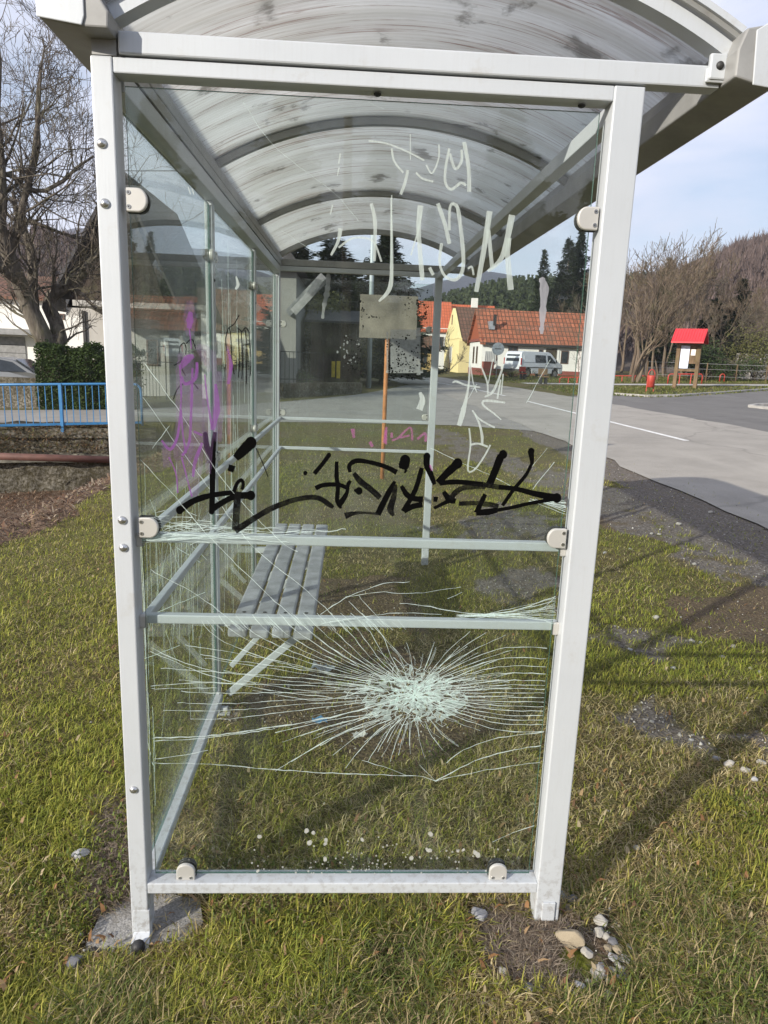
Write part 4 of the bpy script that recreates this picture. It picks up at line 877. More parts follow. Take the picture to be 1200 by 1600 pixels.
# the old forked tree behind the hedge
def old_tree():
    Yt = 20.6; r_ = random.Random(21); base = at(88, 620, y=Yt); base.z = float(gz(base.x, base.y))-.2
    root = empty('bare_tree', base, 0, 'old leafless tree with a thick twice forked trunk standing behind the dark hedge', 'tree'); mt_ = MB(); mc = MB()
    def pth(px, r): return [at(u, v, y=Yt+dy)-base for u, v, dy in px], r
    limbs = [([(82,640,0),(84,590,0),(80,548,0)], [.50,.44,.40]), ([(80,552,0),(62,515,-.1),(45,478,-.2),(30,440,-.5),(14,400,-.9),(2,360,-1.2),(-8,320,-1.3)], [.30,.27,.24,.22,.20,.17,.12]),
       ([(84,552,0),(93,528,.2),(88,505,.3),(76,480,.4),(82,462,.4),(106,445,.3),(128,428,.1),(150,402,-.1),(170,372,-.2),(186,330,-.2)], [.26,.23,.21,.20,.19,.17,.15,.12,.09,.05]),
       ([(52,484,0),(50,450,.4),(52,415,.5),(44,375,.7),(28,340,.8),(20,300,1.0)], [.18,.16,.14,.12,.09,.05]), ([(106,446,.3),(130,462,.2),(150,482,.1)], [.10,.07,.04]),
       ([(30,440,-.5),(10,425,-1),(-20,405,-1.4),(-60,380,-2)], [.16,.14,.11,.07]), ([(14,400,-.9),(28,360,-1),(40,300,-1),(52,250,-1),(60,180,-1.1),(64,110,-1.1)], [.13,.11,.09,.07,.05,.03]),
       ([(2,360,-1.2),(6,310,-1.2),(3,250,-1.2),(-4,180,-1.3),(0,100,-1.3),(-6,30,-1.2)], [.12,.10,.085,.07,.05,.03]), ([(0,270,-1.0),(20,275,-1.0),(44,298,-.9),(72,298,-.8),(100,282,-.7),(120,262,-.6),(145,245,-.5)], [.07,.07,.065,.06,.05,.04,.03]),
       ([(44,298,-.9),(54,262,-.9),(62,225,-.9),(56,180,-.9),(60,130,-1),(70,70,-1)], [.055,.05,.042,.036,.03,.02]), ([(28,340,.8),(60,350,.8),(90,362,.6),(120,372,.5),(150,372,.4)], [.06,.055,.05,.04,.02])]
    for px, rr in limbs:
        P, _ = pth(px, rr); mt_.tube(P, rr, 9, cap=True)
        L0 = len(P)
        if rr[0] >= .4: continue
        for i in range(1, L0):
            for k in range(3 if rr[i] < .2 else 2):
                f = r_.random(); q = P[i-1].lerp(P[i], f); d = rot_about((P[i]-P[i-1]).normalized(), R(r_.uniform(30, 75)), r_); d = (d+Vector((0, 0, .35))).normalized()
                grow(mt_, mc, q, d, min(rr[i]*.45, .045), r_.uniform(1.1, 2.3), 3, r_, up=.16, trunklv=3, kids=(2, 4), minr=.0055, wob=.2, spread=(20, 60), sides=4)
    mt_.build('trunk', MT['bark'], root, True); mc.build('crown', MT['twig'], root, recalc=False)
old_tree()
def bare_proto(seed, h, lv=4, tr=.16, mat='twig2', kids=(3, 5), spread=(20, 52)):
    r_ = random.Random(seed); mt_ = MB(); mc = MB()
    for s in range(r_.randint(2, 4)):
        d = rot_about(Vector((0, 0, 1)), R(r_.uniform(3, 26)), r_); grow(mt_, mc, (r_.gauss(0, .15), r_.gauss(0, .15), -.3), d, tr*r_.uniform(.6, 1), h*.50, lv, r_, up=.2, trunklv=lv-1, kids=kids, minr=.014, spread=spread, sides=5, shrink=.6)
    root = empty('bare_tree'); mt_.build('trunk', MT[mat], root, True); mc.build('crown', MT[mat], root, recalc=False); return root
protos = [bare_proto(3, 11), bare_proto(8, 11, mat='twig'), bare_proto(15, 11, mat='twig2', spread=(15, 40))]
def plant(root_or_proto, used, u, Y, h, rz, label, group, cat='tree', h0=11.0):
    o = root_or_proto if not used else copy_tree(root_or_proto)
    p = at(u, 590, y=Y); o.location = (p.x, p.y, float(gz(p.x, p.y))-.05); s = h/h0; o.scale = (s*.95, s*.95, s); o.rotation_euler = (0, 0, rz); tag(o, label, cat, group); return o
GT = 'leafless trees beyond the road on the right'
spots = [(985,52,11.5,0,1),(1010,60,13.5,1,0),(1040,56,12.5,2,1),(1065,66,13,0,0),(1095,60,11,1,1),(1130,58,9,2,1),(1165,64,9,0,0),(1195,56,8,1,1),(1240,60,9,2,1),(945,66,10.5,2,1),(925,80,12,1,1),(968,72,12.5,2,0),(890,88,11,0,1),(1290,52,9,1,1),(1020,48,8.5,2,1),(1110,50,7.5,0,1),(1150,47,6.5,1,1),(1185,70,10,2,1),(1075,49,7.5,2,1),(1215,46,6,0,1)]
used = [0, 0, 0]
for i, (u, Y, h, k, _) in enumerate(spots):
    plant(protos[k], used[k], u, Y, h, i*1.7, 'leafless tan and grey tree in the belt of trees beyond the far verge', GT); used[k] = 1
# young tree with the pale forked stem near the notice board
yt = bare_proto(77, 7, 4, .13, 'twig2', (3, 4), (12, 38)); plant(yt, False, 988, 43, 8.2, .4, 'young leafless tree with pale forked stems left of the red roofed notice board', None, h0=7.0)
bt = bare_proto(31, 5, 3, .06, 'twig', (3, 4)); plant(bt, False, 908, 58.2, 3.4, .4, 'small leafless tree before the white wall at the right end of the long house', None, h0=5.0)
bt2 = bare_proto(32, 5, 3, .07, 'twig', (3, 5)); plant(bt2, False, 697, 66, 5.0, .9, 'small leafless tree left of the yellow gable', None, h0=5.0)
# spruces
def spruce_proto(seed, h=14, rad=2.6, gap=.42, dens=34, droop=.25, lift=.35):
    r_ = random.Random(seed); tr = MB(); cr_ = MB(); tr.tube([(0, 0, -.4), (r_.gauss(0, .05), 0, h*.5), (0, 0, h)], [h*.018, h*.010, .02], 7)
    z = h*.10; vs = []; fs = []
    while z < h*.985:
        t = z/h; L_ = rad*(1-t)**.85*r_.uniform(.65, 1.15)+.12; nb = 5 if t < .8 else 4
        for k in range(nb):
            az = r_.uniform(0, 6.28); l = L_*r_.uniform(.7, 1.2); dx, dy = math.cos(az), math.sin(az)
            P = [Vector((dx*l*s, dy*l*s, z-l*droop*s*(1.4-s*(1+lift))+r_.gauss(0, .02))) for s in (0, .35, .7, 1)]
            tr.tube(P, [.03, .02, .014, .006], 3, cap=False)
            for q in range(int(dens*l/rad)+5):
                s = r_.uniform(.12, 1.03); i = min(int(s*3), 2); f = s*3-i; c = P[i].lerp(P[i+1], min(f, 1)); side = r_.choice((-1, 1)); w_ = (.24+.36*l*(1-s)*.6)*r_.uniform(.6, 1.3); c = c+Vector((r_.gauss(0, .07), r_.gauss(0, .07), r_.gauss(-.05, .13)))
                dirv = Vector((dx*.75-dy*side*.8, dy*.75+dx*side*.8, r_.uniform(-.55, .12))).normalized()*w_; e = c+dirv; wv = Vector((0, 0, 1)).cross(dirv).normalized()*.075; b = len(vs)
                vs += [c+wv, c-wv, e+Vector((0, 0, -.03)), c+Vector((0, 0, -.10)), e]; fs += [(b, b+1, b+2), (b, b+3, b+4)]
        z += gap*(1-t*.45)*r_.uniform(.7, 1.3)
    cr_.add(vs, fs); root = empty('spruce_tree'); tr.build('trunk', MT['bark'], root, True); cr_.build('crown', MT['needle'], root, recalc=False); return root
sp1 = spruce_proto(4, 14, 2.6, .30, 80); sp2 = spruce_proto(9, 14, 3.0, .26, 90, .2, .7); sp3 = spruce_proto(13, 14, 2.4, .62, 80, .2, .9)
sp4 = spruce_proto(21, 14, 3.6, .22, 120, .3, .3)
def spruce(o, used, u, vtop, Y, rz, label, group=None, fat=1.0):
    o = o if not used else copy_tree(o); p = at(u, 590, y=Y); top = at(u, vtop, y=Y).z; g = float(gz(p.x, p.y)); s = (top-g)/14; o.location = (p.x, p.y, g-.1); o.scale = (s*fat, s*fat, s); o.rotation_euler = (0, 0, rz); tag(o, label, 'conifer', group); return o
spruce(sp3, 0, 836, 386, 88, 0, 'thin gappy conifer, leftmost of the conifers above the long orange roof')
spruce(sp2, 0, 872, 368, 90, 1, 'broad full conifer, second from left above the long orange roof', fat=1.15)
spruce(sp1, 0, 889, 354, 92, 2, 'tallest conifer above the long orange roof')
spruce(sp2, 1, 916, 388, 84, 3, 'conifer closest to the near right shelter post, above the end of the roof')
spruce(sp4, 0, 598, 345, 40, 1, 'large dark conifer rising behind the grey sign board', fat=1.5)
spruce(sp4, 1, 520, 366, 42, 4, 'dense dark conifer behind the wooden shed', fat=2.5)
spruce(sp4, 1, 462, 372, 44, 2.5, 'dark conifer behind the grey cottage, leftmost of the dark conifers seen over the far beam', fat=2.3)
spruce(sp1, 1, 1140, 430, 58, 4, 'dark evergreen among the leafless trees behind the notice board', fat=1.5)
spruce(sp2, 1, 1103, 462, 54, 2.2, 'bushy dark evergreen just behind the red roofed notice board', fat=1.9)
spruce(sp1, 1, 1025, 397, 75, 2.2, 'slender dark evergreen inside the tall leafless trees', fat=1.1)
spruce(sp2, 1, 262, 432, 60, 2.2, 'dark evergreen seen through the left part of the end pane', fat=1.6)
spruce(sp1, 1, 295, 452, 52, .2, 'smaller evergreen beside the dark evergreen seen through the left glass', fat=1.6)
# ------------------------------------------------------------------ leafy clumps
def leafy(mb, c, r, n, r_, size=.05):
    vs = []; fs = []
    for k in range(n):
        d = Vector((r_.gauss(0, 1), r_.gauss(0, 1), r_.gauss(0, 1))).normalized(); q = r_.random()**.35
        p = Vector((c[0]+d.x*r[0]*q, c[1]+d.y*r[1]*q, c[2]+d.z*r[2]*q)); a = Vector((r_.gauss(0, 1), r_.gauss(0, 1), r_.gauss(0, 1))).normalized()*size*r_.uniform(.6, 1.3); b_ = a.orthogonal().normalized()*size*.5; i = len(vs)
        vs += [p-a, p+b_, p+a, p-b_]; fs.append((i, i+1, i+2, i+3))
    mb.add(vs, fs)
def hedge(name, p0, p1, depth, h, label, mat, dens=2600, size=.045, twigs=True):
    r_ = random.Random(name+label); a = Vector(p0); b = Vector(p1); L_ = (b-a).length; root = empty(name, a, math.atan2(b.y-a.y, b.x-a.x), label, 'hedge'); mb = MB(); tw = MB(); n = int(L_*dens)
    vs = []; fs = []
    for k in range(n):
        x = r_.uniform(0, L_); face = r_.random()
        hh = h*(1+.07*math.sin(x*5.3)+.05*math.sin(x*13))
        if face < .5: y = r_.gauss(0, .05)+.06*math.sin(x*7+1); z = r_.uniform(.03, hh)
        elif face < .8: y = r_.uniform(0, depth); z = hh+r_.gauss(0, .05)
        else: y = r_.uniform(0, depth); z = r_.uniform(.05, hh)
        a_ = Vector((r_.gauss(0, 1), r_.gauss(0, 1), r_.gauss(0, 1))).normalized()*size*r_.uniform(.6, 1.3); b_ = a_.orthogonal().normalized()*size*.55; p = Vector((x, y, z)); i = len(vs); vs += [p-a_, p+b_, p+a_, p-b_]; fs.append((i, i+1, i+2, i+3))
    mb.add(vs, fs)
    for k in range(int(L_*9)):
        x = r_.uniform(0, L_); y = r_.uniform(.1, depth*.8); tw.tube([(x, y, -.1), (x+r_.gauss(0, .1), y+r_.gauss(0, .1), h*.6), (x+r_.gauss(0, .2), y+r_.gauss(0, .2), h*1.02)], [.02, .012, .004], 4)
    core = MB(); core.box(.12, .16, 0, L_-.12, depth-.14, h*.86); 
    core.build('stems', MT['twig'], root); mb.build('foliage', mat, root, recalc=False); tw.build('branch', MT['twig'], root); return root
pa, pb_ = gat(58, 640), gat(178, 641)
hedge('hedge', (pa.x, pa.y, pa.z), (pb_.x+.6, pb_.y+.1, pb_.z), 1.1, 1.72, 'dark clipped evergreen hedge across the lane behind the blue railing', MT['hedge'], 5200)
# ------------------------------------------------------------------ left: railing, wall, pipe
MT['blue'] = simple('blue enamel', (.03, .15, .33), .45, .1, .15, 5)
FA = Vector((-9.9, 13.2, 0)); FB = Vector((-4.17, 14.6, 0))
def fl(s, z=0):
    p = FA.lerp(FB, s); return Vector((p.x, p.y, float(gz(p.x, 15.6))+z))
rt = empty('railing', fl(1), 0, 'blue painted steel railing with thin upright bars on top of the ditch wall', 'railing'); o0 = fl(1)
def rl(p): return p-o0
mb = MB(); mb.tube([rl(fl(0, .95)), rl(fl(.96, .95)), rl(fl(.985, .93)), rl(fl(.998, .85)), rl(fl(1, .70)), rl(fl(1, 0))], .028, 8); mb.build('top_rail', MT['blue'], rt, True)
mb = MB(); mb.bar(rl(fl(0, .08)), rl(fl(1, .08)), .03, .05); mb.build('bottom_rail', MT['blue'], rt)
for s in (0, .235, .47, .715, .955):
    mb = MB(); q = fl(s); mb.box(q.x-o0.x-.032, q.y-o0.y-.032, q.z-o0.z-.1, q.x-o0.x+.032, q.y-o0.y+.032, q.z-o0.z+.97); mb.build('post', MT['blue'], rt)
for k in range(42):
    s = (k+.5)/43; mb = MB(); mb.bar(rl(fl(s, .09)), rl(fl(s, .94)), .014, .014, (1, 0, 0)); mb.build('bar', MT['blue'], rt)
t = NT('rough mossy wall'); v = t.coord(); n1 = t.noise(t.coord((1, 1, 1)), 1.2, 8, .7); n2 = t.noise(v, 16, 5, .7)
c = t.mix(t.ramp(n1, [(.35, 0), (.62, 1)]), (.035, .03, .022), (.27, .25, .21)); c = t.mix(t.ramp(n2, [(.42, .85), (.6, 0)]), c, (.05, .042, .022)); MT['wallm'] = t.done(t.princ(c, .95, 0, n2, 1.0, .05, .1))
wr = empty('retaining_wall', (fl(1).x, fl(1).y, -1.6), 0, 'crumbling mossy concrete retaining wall with a ledge under the blue railing', 'wall')
w0 = wr.location.copy()
def wseg(name, y0, y1, z0, z1, mat, s0=0, s1=1.05, rough=.02, nx_=90, nz_=14):
    d = (FB-FA).normalized(); nrm = Vector((d.y, -d.x, 0)); r_ = np.random.RandomState(5); mb = MB(); vs = []; A = FA.lerp(FB, s0); B = FA.lerp(FB, s1)
    nodes = []
    for i in range(nx_):
        p = A.lerp(B, i/(nx_-1)); ring = [(y0, z0+(z1-z0)*k/(nz_-1)) for k in range(nz_)]+[(y0+(y1-y0)*k/4, z1) for k in range(1, 5)]+[(y1, z0)]
        for yy, zz in ring:
            j = (float(fbm(p.x*1.0+zz*3, zz*2+p.y, 2.4, 5))-.5)*rough*4; q = p-nrm*(yy+j); vs.append((q.x-w0.x, q.y-w0.y, zz-w0.z+(j*.6 if zz > z0+.05 else 0)))
        nr_ = len(ring)
    fs = [(i*nr_+j, (i+1)*nr_+j, (i+1)*nr_+j+1, i*nr_+j+1) for i in range(nx_-1) for j in range(nr_-1)]
    mb.add(vs, fs); mb.build(name, mat, wr, True)
wseg('wall_body', .02, 1.1, -1.75, -.42, MT['wallm'], rough=.07); wseg('coping', -.04, 1.2, -.42, -.20, MT['wallm'], rough=.045, nz_=6); wseg('ledge', -.12, .02, -.95, -.80, MT['mossy'], rough=.06, nz_=5)
pp0, pp1 = at(-40, 712, y=12.7), at(230, 720, y=13.9); mb = MB(); mb.tube([Vector((0, 0, 0)), pp1-pp0], .075, 12)
pr_ = mb.build('drain_pipe', simple('rusty brown pipe', (.10, .045, .035), .7, .2, .4, 3), None, True); pr_.location = pp0; tag(pr_, 'rusty brown pipe running along the ditch wall', 'pipe')
# ------------------------------------------------------------------ buildings
MT['plg'] = plaster('grey plaster', (.40, .385, .36), .3); MT['plw'] = plaster('white plaster', (.66, .65, .62), .25); MT['ply'] = plaster('pale yellow plaster', (.72, .62, .32), .3); MT['plo'] = plaster('yellow side wall', (.62, .52, .28), .3)
MT['rdark'] = simple('dark roof sheets', (.045, .042, .045), .8, 0, .3, 2); MT['redbrown'] = plaster('red brown base', (.22, .075, .06), .4); MT['glassd'] = simple('dark window glass', (.03, .035, .04), .12, 0, .3, 2)
MT['tile'] = tile_mat('orange roof tiles', (.42, .15, .085), (.30, .10, .055), (.09, .045, .03), .6); MT['tileb'] = tile_mat('brown roof tiles', (.20, .10, .07), (.14, .075, .05), (.06, .04, .03), .6); MT['tiler'] = tile_mat('new red roof tiles', (.62, .16, .08), (.52, .12, .06), (.28, .08, .04), .05)
MT['woodd'] = bark('dark weathered boards', (.025, .019, .015), (.065, .05, .04), 6); MT['iron'] = simple('dark iron', (.03, .03, .03), .6, .3); MT['lintel'] = simple('grey shutter', (.20, .20, .20), .7); MT['frame'] = simple('brown frame', (.10, .06, .045), .7)
def window(parent, x0, x1, y, z0, z1, frame=None, glass=None, name='window', face=-1):
    mb = MB(); f = .06; yy0, yy1 = y-.05, y+.03
    mb.box(x0, yy0, z0, x0+f, yy1, z1); mb.box(x1-f, yy0, z0, x1, yy1, z1); mb.box(x0+f, yy0, z0, x1-f, yy1, z0+f); mb.box(x0+f, yy0, z1-f, x1-f, yy1, z1)
    if x1-x0 > .7: mb.box((x0+x1)/2-.03, yy0, z0+f, (x0+x1)/2+.03, yy1, z1-f)
    w_ = mb.build(name, frame or MT['frame'], parent); g = MB(); g.box(x0+f, y-.025, z0+f, x1-f, y+.01, z1-f); g.build('pane', glass or MT['glassd'], w_); return w_
# long house with the orange roof
hx0, hx1, hy0, hy1 = 11.75, 21.9, 60.0, 66.6; gzh = .38; ez = 3.42; rz_ = 6.15
HL = empty('long_house', (hx0, hy0, gzh), 0, 'long low white house with an orange tiled roof and red brown base behind the van', 'house')
def hb(x, y, z): return (x-hx0, y-hy0, z-gzh)
mb = MB(); mb.box(0, 0, -.3, hx1-hx0, hy1-hy0, ez-gzh); mb.build('wall', MT['plw'], HL)
mb = MB(); mb.box(-.03, -.04, -.35, hx1-hx0+.03, hy1-hy0+.03, .62); mb.build('plinth', MT['redbrown'], HL)
def gable_roof(parent, x0, x1, y0, y1, ze, zr, mat, th=.14, over=.35, ovx=.25, axis='x', name='roof', halfhip=0):
    mb = MB()
    if axis == 'x':
        ym = (y0+y1)/2; s = (zr-ze)/(ym-y0); yo0, yo1, zo = y0-over, y1+over, ze-over*s
        prof = [(yo0, zo), (ym, zr), (yo1, zo), (yo1, zo-th), (ym, zr-th), (yo0, zo-th)]
        mb.prism([(x0-ovx, a, b) for a, b in prof], (x1-x0+2*ovx, 0, 0))
    else:
        xm = (x0+x1)/2; s = (zr-ze)/(xm-x0); prof = [(x0-over, ze-over*s), (xm, zr), (x1+over, ze-over*s), (x1+over, ze-over*s-th), (xm, zr-th), (x0-over, ze-over*s-th)]
        mb.prism([(a, y0-ovx, b) for a, b in prof], (0, y1-y0+2*ovx, 0))
    return mb.build(name, mat, parent)
D_ = hy1-hy0
rf = gable_roof(HL, 0, hx1-hx0, 0, D_, ez-gzh, rz_-gzh, MT['tile'])
mb = MB(); mb.prism([(-.02, .05, ez-gzh+.12), (-.02, D_-.05, ez-gzh+.12), (-.02, D_/2, rz_-gzh-.18)], (.04, 0, 0)); mb.build('gable', MT['tiler'], HL)
mb = MB(); mb.box(-.12, -.1, ez-gzh-.12, .0, D_+.1, ez-gzh+.10); mb.build('gable_ledge', MT['redbrown'], HL)
mb = MB(); mb.box(.2, -.43, ez-gzh-.55+.12, hx1-hx0, -.33, ez-gzh-.33+.08); mb.build('gutter', MT['iron'], HL)
for z_, y_ in ((1.0, 2.0), (1.0, 3.7)):
    mb = MB(); mb.box(-.03, y_, z_, .02, y_+.75, z_+1.5); wq = mb.build('window', MT['frame'], HL); g = MB(); g.box(-.04, y_+.08, z_+.08, .0, y_+.67, z_+1.42); g.build('pane', MT['glassd'], wq)
def hxu(u): return at(u, 560, y=hy0).x-hx0
window(HL, hxu(876), hxu(888), 0, 1.25, 2.35); window(HL, hxu(841), hxu(847.5), 0, 1.3, 2.4); window(HL, hxu(793), hxu(808), 0, 2.15, 2.55); window(HL, hxu(768), hxu(776), 0, 1.3, 2.1)
mb = MB(); mb.box(hxu(852), -.05, .1, hxu(869), .02, 2.5); dd = mb.build('door', MT['woodd'], HL); g = MB(); g.box(hxu(867), -.08, 1.1, hxu(867)+.04, -.05, 1.3); g.build('handle', MT['iron'], dd)
mb = MB(); mb.box(hxu(870), -.06, .1, hxu(873), -.01, 2.5); mb.build('door_frame', MT['plw'], HL)
a, b = at(763, 524, y=61.2), at(771, 508, y=61.6); mb = MB(); mb.box(a.x-hx0, .9, 3.95, b.x-hx0, 2.0, 4.65); sk = mb.build('roof_hatch', simple('zinc', (.35, .37, .40), .4, .5), rf)
ch = MB(); ch.box(hxu(770), .75, 4.3, hxu(770)+.25, 1.0, 5.2); ch.build('stove_pipe', MT['iron'], rf)
# yellow house
yx0, yy0, yx1, yy1 = 11.2, 70.0, 15.0, 81.0
HY = empty('yellow_house', (yx0, yy0, .4), 0, 'pale yellow house with a steep gable and mottled brown roof', 'house'); mb = MB(); mb.box(0, 0, -.3, 6, 11, 3.4); mb.build('wall', MT['ply'], HY)
mb = MB(); mb.prism([(-.05, .02, 3.35), (-.05, 10.98, 3.35), (-.05, 5.5, 6.6)], (.30, 0, 0)); mb.build('gable', MT['ply'], HY); gable_roof(HY, .3, 6, 0, 11, 3.4, 6.75, MT['tileb'], ovx=.0)
mb = MB(); mb.box(0.04, -.03, -.2, 6, .0, 3.1); mb.build('side_wall', MT['plo'], HY)
for y_ in (4.6,):
    mb = MB(); mb.box(-.05, y_, .9, .02, y_+1.8, 2.6); wq = mb.build('window', MT['plw'], HY); g = MB(); g.box(-.07, y_+.2, 1.05, .0, y_+1.6, 2.45); g.build('pane', MT['glassd'], wq)
mb = MB(); mb.box(-.09, 5.2, 4.9, -.04, 5.7, 5.9); mb.build('attic_slot', MT['glassd'], HY)
# rear red roofed house
HR = empty('red_roof_house', (8.2, 92, .3), 0, 'larger house with a clean red tiled roof and white chimney behind the yellow gable', 'house'); mb = MB(); mb.box(0, 0, -.3, 5.2, 8, 5.3); mb.box(5.2, 2, -.3, 11.6, 8, 5.6); mb.build('wall', MT['plw'], HR)
gable_roof(HR, 0, 5.2, 0, 8, 5.2, 8.9, MT['tiler'], ovx=.3); rr_ = gable_roof(HR, 5.6, 11.4, 2, 8, 6.4, 8.7, MT['tiler'], ovx=.2)
mb = MB(); mb.box(8.2, 3.4, 7.6, 9.0, 4.2, 9.5); mb.build('chimney', MT['plw'], rr_); window(HR, 1.0, 2.0, 0, 2.8, 4.2); window(HR, 3.2, 4.2, 0, 2.8, 4.2)
# ochre outbuilding left of the yellow house
HO = empty('outbuilding', (6.7, 74, .2), 0, 'small ochre and brown outbuilding between the sign board and the far right shelter post', 'outbuilding'); mb = MB(); mb.box(0, 0, -.2, 2.9, 4, 2.6); mb.build('wall', plaster('ochre plaster', (.42, .30, .14), .6), HO); gable_roof(HO, 0, 2.9, 0, 4, 2.6, 3.9, MT['tileb']); window(HO, 1, 1.8, 0, .9, 1.9)
# white annex with white doors right of the yellow house
# left: white garage house
p0 = at(-190, 560, y=34); p1 = at(112, 560, y=34); gG = float(gz(p0.x, 34))
HG = empty('garage_house', (p0.x, 34, gG), 0, 'white house with a grey garage door and brown tiled roof behind the old bare tree', 'house'); wG = p1.x-p0.x; zt = at(60, 462, y=34).z-gG
mb = MB(); mb.box(0, 0, -.3, wG, 9, zt); mb.build('wall', MT['plw'], HG); gable_roof(HG, 0, wG, 0, 9, zt, zt+1.3, MT['tileb'])
def gx(u): return at(u, 540, y=34).x-p0.x
def gzv(v, u=40): return at(u, v, y=34).z-gG
mb = MB(); mb.box(gx(-50), -.06, 0, gx(40), .02, gzv(527)); gd = mb.build('garage_door', MT['lintel'], HG); mb = MB(); [mb.box(gx(-50), -.075, gzv(527)*k/6, gx(40), -.06, gzv(527)*k/6+.02) for k in range(1, 6)]; mb.build('panel_line', MT['iron'], gd)
mb = MB(); mb.box(gx(-70), -.9, gzv(524), gx(62), 0, gzv(515)); mb.build('canopy', MT['lintel'], HG); window(HG, gx(-30), gx(-8), 0, gzv(500), gzv(470)); window(HG, gx(96), gx(104), 0, gzv(497), gzv(488)); 
mb = MB(); mb.box(gx(28), -.02, gzv(470), gx(40), .0, gzv(445)+.2) ; 
# left: grey rendered house with the dark steep roof
p0 = at(108, 560, y=27); p1 = at(264, 560, y=27); gA = float(gz(p0.x, 27))
HA = empty('grey_house', (p0.x, 27, gA), 0, 'grey rendered house with a steep dark roof directly behind the left shelter post', 'house'); wA = p1.x-p0.x; zt = at(160, 470, y=27).z-gA
mb = MB(); mb.box(0, 0, -.3, wA, 8, zt); mb.build('wall', MT['plg'], HA); mb = MB(); mb.box(-.03, -.02, -.3, .62, 8.02, zt-.6); mb.build('corner_wall', MT['plw'], HA)
zr = at(190, 300, y=31).z-gA; xr0 = at(118, 470, y=29).x-p0.x
mb = MB(); xm = (wA)/2+.4; mb.prism([(-.6, -.5, zt-.2), (xm, -.5, zr), (wA+.6, -.5, zt-.2), (wA+.6, -.5, zt-.42), (xm, -.5, zr-.25), (-.6, -.5, zt-.42)], (0, 9, 0)); mb.build('roof', MT['rdark'], HA)
mb = MB(); mb.prism([(0, .0, zt-.3), (wA, .0, zt-.3), (xm, .0, zr-.5)], (0, .2, 0)); mb.build('gable', MT['woodd'], HA)
mb = MB(); mb.box(.62, -.09, -.2, .72, -.02, zt-.4); mb.build('downpipe', MT['iron'], HA)
mb = MB(); zz = at(260, 478, y=25.5).z-gA; mb.box(wA*.25, -1.9, zz-.14, wA+1.9, 0, zz+.06); mb.build('porch_roof', MT['concrete'], HA)
for xq in (wA+1.75,): mb = MB(); mb.box(xq-.1, -1.8, -.2, xq+.1, -1.6, zz-.14); mb.build('porch_post', MT['plw'], HA)
window(HA, wA*.78, wA*.9, -.01, 1.3, 2.3)
# steps railing in front of it
a, b, c_, d_ = at(207, 560, y=24.5), at(247, 541, y=24.5), at(258, 541, y=24.5), at(258, 575, y=24.5); gS = float(gz(a.x, 24.5)); SR = empty('stair_railing', (a.x, 24.5, gS), 0, 'thin dark stair railing seen through the left part of the end pane', 'railing'); o1 = Vector(SR.location)
mb = MB(); mb.tube([a-o1, b-o1, c_-o1], .022, 6); mb.build('handrail', MT['iron'], SR)
for k in range(9):
    f = k/8; q = a.lerp(b, f)-o1; mb = MB(); mb.tube([(q.x, 0, -.05), (q.x, 0, q.z)], .010, 5); mb.build('bar', MT['iron'], SR)
mb = MB(); q = c_-o1; mb.tube([(q.x, 0, -.05), (q.x, 0, q.z)], .022, 6); mb.build('post', MT['iron'], SR); q2 = at(207, 563, y=24.5)-o1; mb = MB(); mb.tube([(q2.x, 0, at(207, 564, y=24.5).z-o1.z), (at(270, 566, y=24.5).x-o1.x, 0, at(258, 566, y=24.5).z-o1.z)], .016, 6); mb.build('lower_rail', MT['iron'], SR)
# second white house beyond (through left glass)
p0 = at(266, 560, y=44); p1 = at(392, 560, y=44); gB = float(gz(p0.x, 44)); HB = empty('white_house', (p0.x, 44, gB), 0, 'white house with a red brown roof seen through the left side panes', 'house'); zt = at(300, 505, y=44).z-gB
mb = MB(); mb.box(0, 0, -.3, p1.x-p0.x, 7, zt); mb.build('wall', MT['plw'], HB); gable_roof(HB, 0, p1.x-p0.x, 0, 7, zt, zt+2.4, MT['tileb']); window(HB, 1.2, 2.2, 0, .9, 2.0); window(HB, 3.2, 4.2, 0, .9, 2.0)
# centre: grey house wall with lean-to, shed
p0 = at(398, 560, y=30); p1 = at(462, 560, y=30); gC = float(gz(p0.x, 30)); MT['plgd'] = plaster('darker grey plaster', (.24, .235, .225), .35); HC = empty('grey_cottage', (p0.x, 30, gC), 0, 'tall narrow grey cottage wall with a sloping porch roof left of the wooden shed', 'house'); wC = p1.x-p0.x; zt = at(440, 425, y=30).z-gC
mb = MB(); mb.box(0, 0, -.3, wC, 6, zt); mb.build('wall', MT['plgd'], HC); mb = MB(); mb.box(wC-.9, -.04, -.2, wC-.72, 0.0, zt); mb.build('pilaster', MT['plg'], HC)
mb = MB(); q0 = at(452, 492, y=29.6)-Vector(HC.location); q1 = at(507, 434, y=29.6)-Vector(HC.location); mb.bar((q0.x, -.6, q0.z), (q1.x, -.6, q1.z), 1.4, .30, (0, 0, 1)); mb.build('porch_roof', MT['lintel'], HC)
mb = MB(); mb.prism([(-.4, -.4, zt), (wC/2, -.4, zt+1.6), (wC+.4, -.4, zt)], (0, 6.8, 0)); rq = mb.build('roof', MT['rdark'], HC)
sh0 = at(485, 600, y=33); sh1 = at(562, 600, y=33); gD = float(gz(sh0.x, 33)); SHD = empty('wooden_shed', (sh0.x, 33, gD), 0, 'dark brown wooden board shed behind the low stone wall', 'shed'); zt = at(520, 505, y=33).z-gD; wS = sh1.x-sh0.x
mb = MB(); k = 0
while k*.16 < wS: mb.box(k*.16, -.01*(k % 2), -.1, k*.16+.15, .08, zt); k += 1
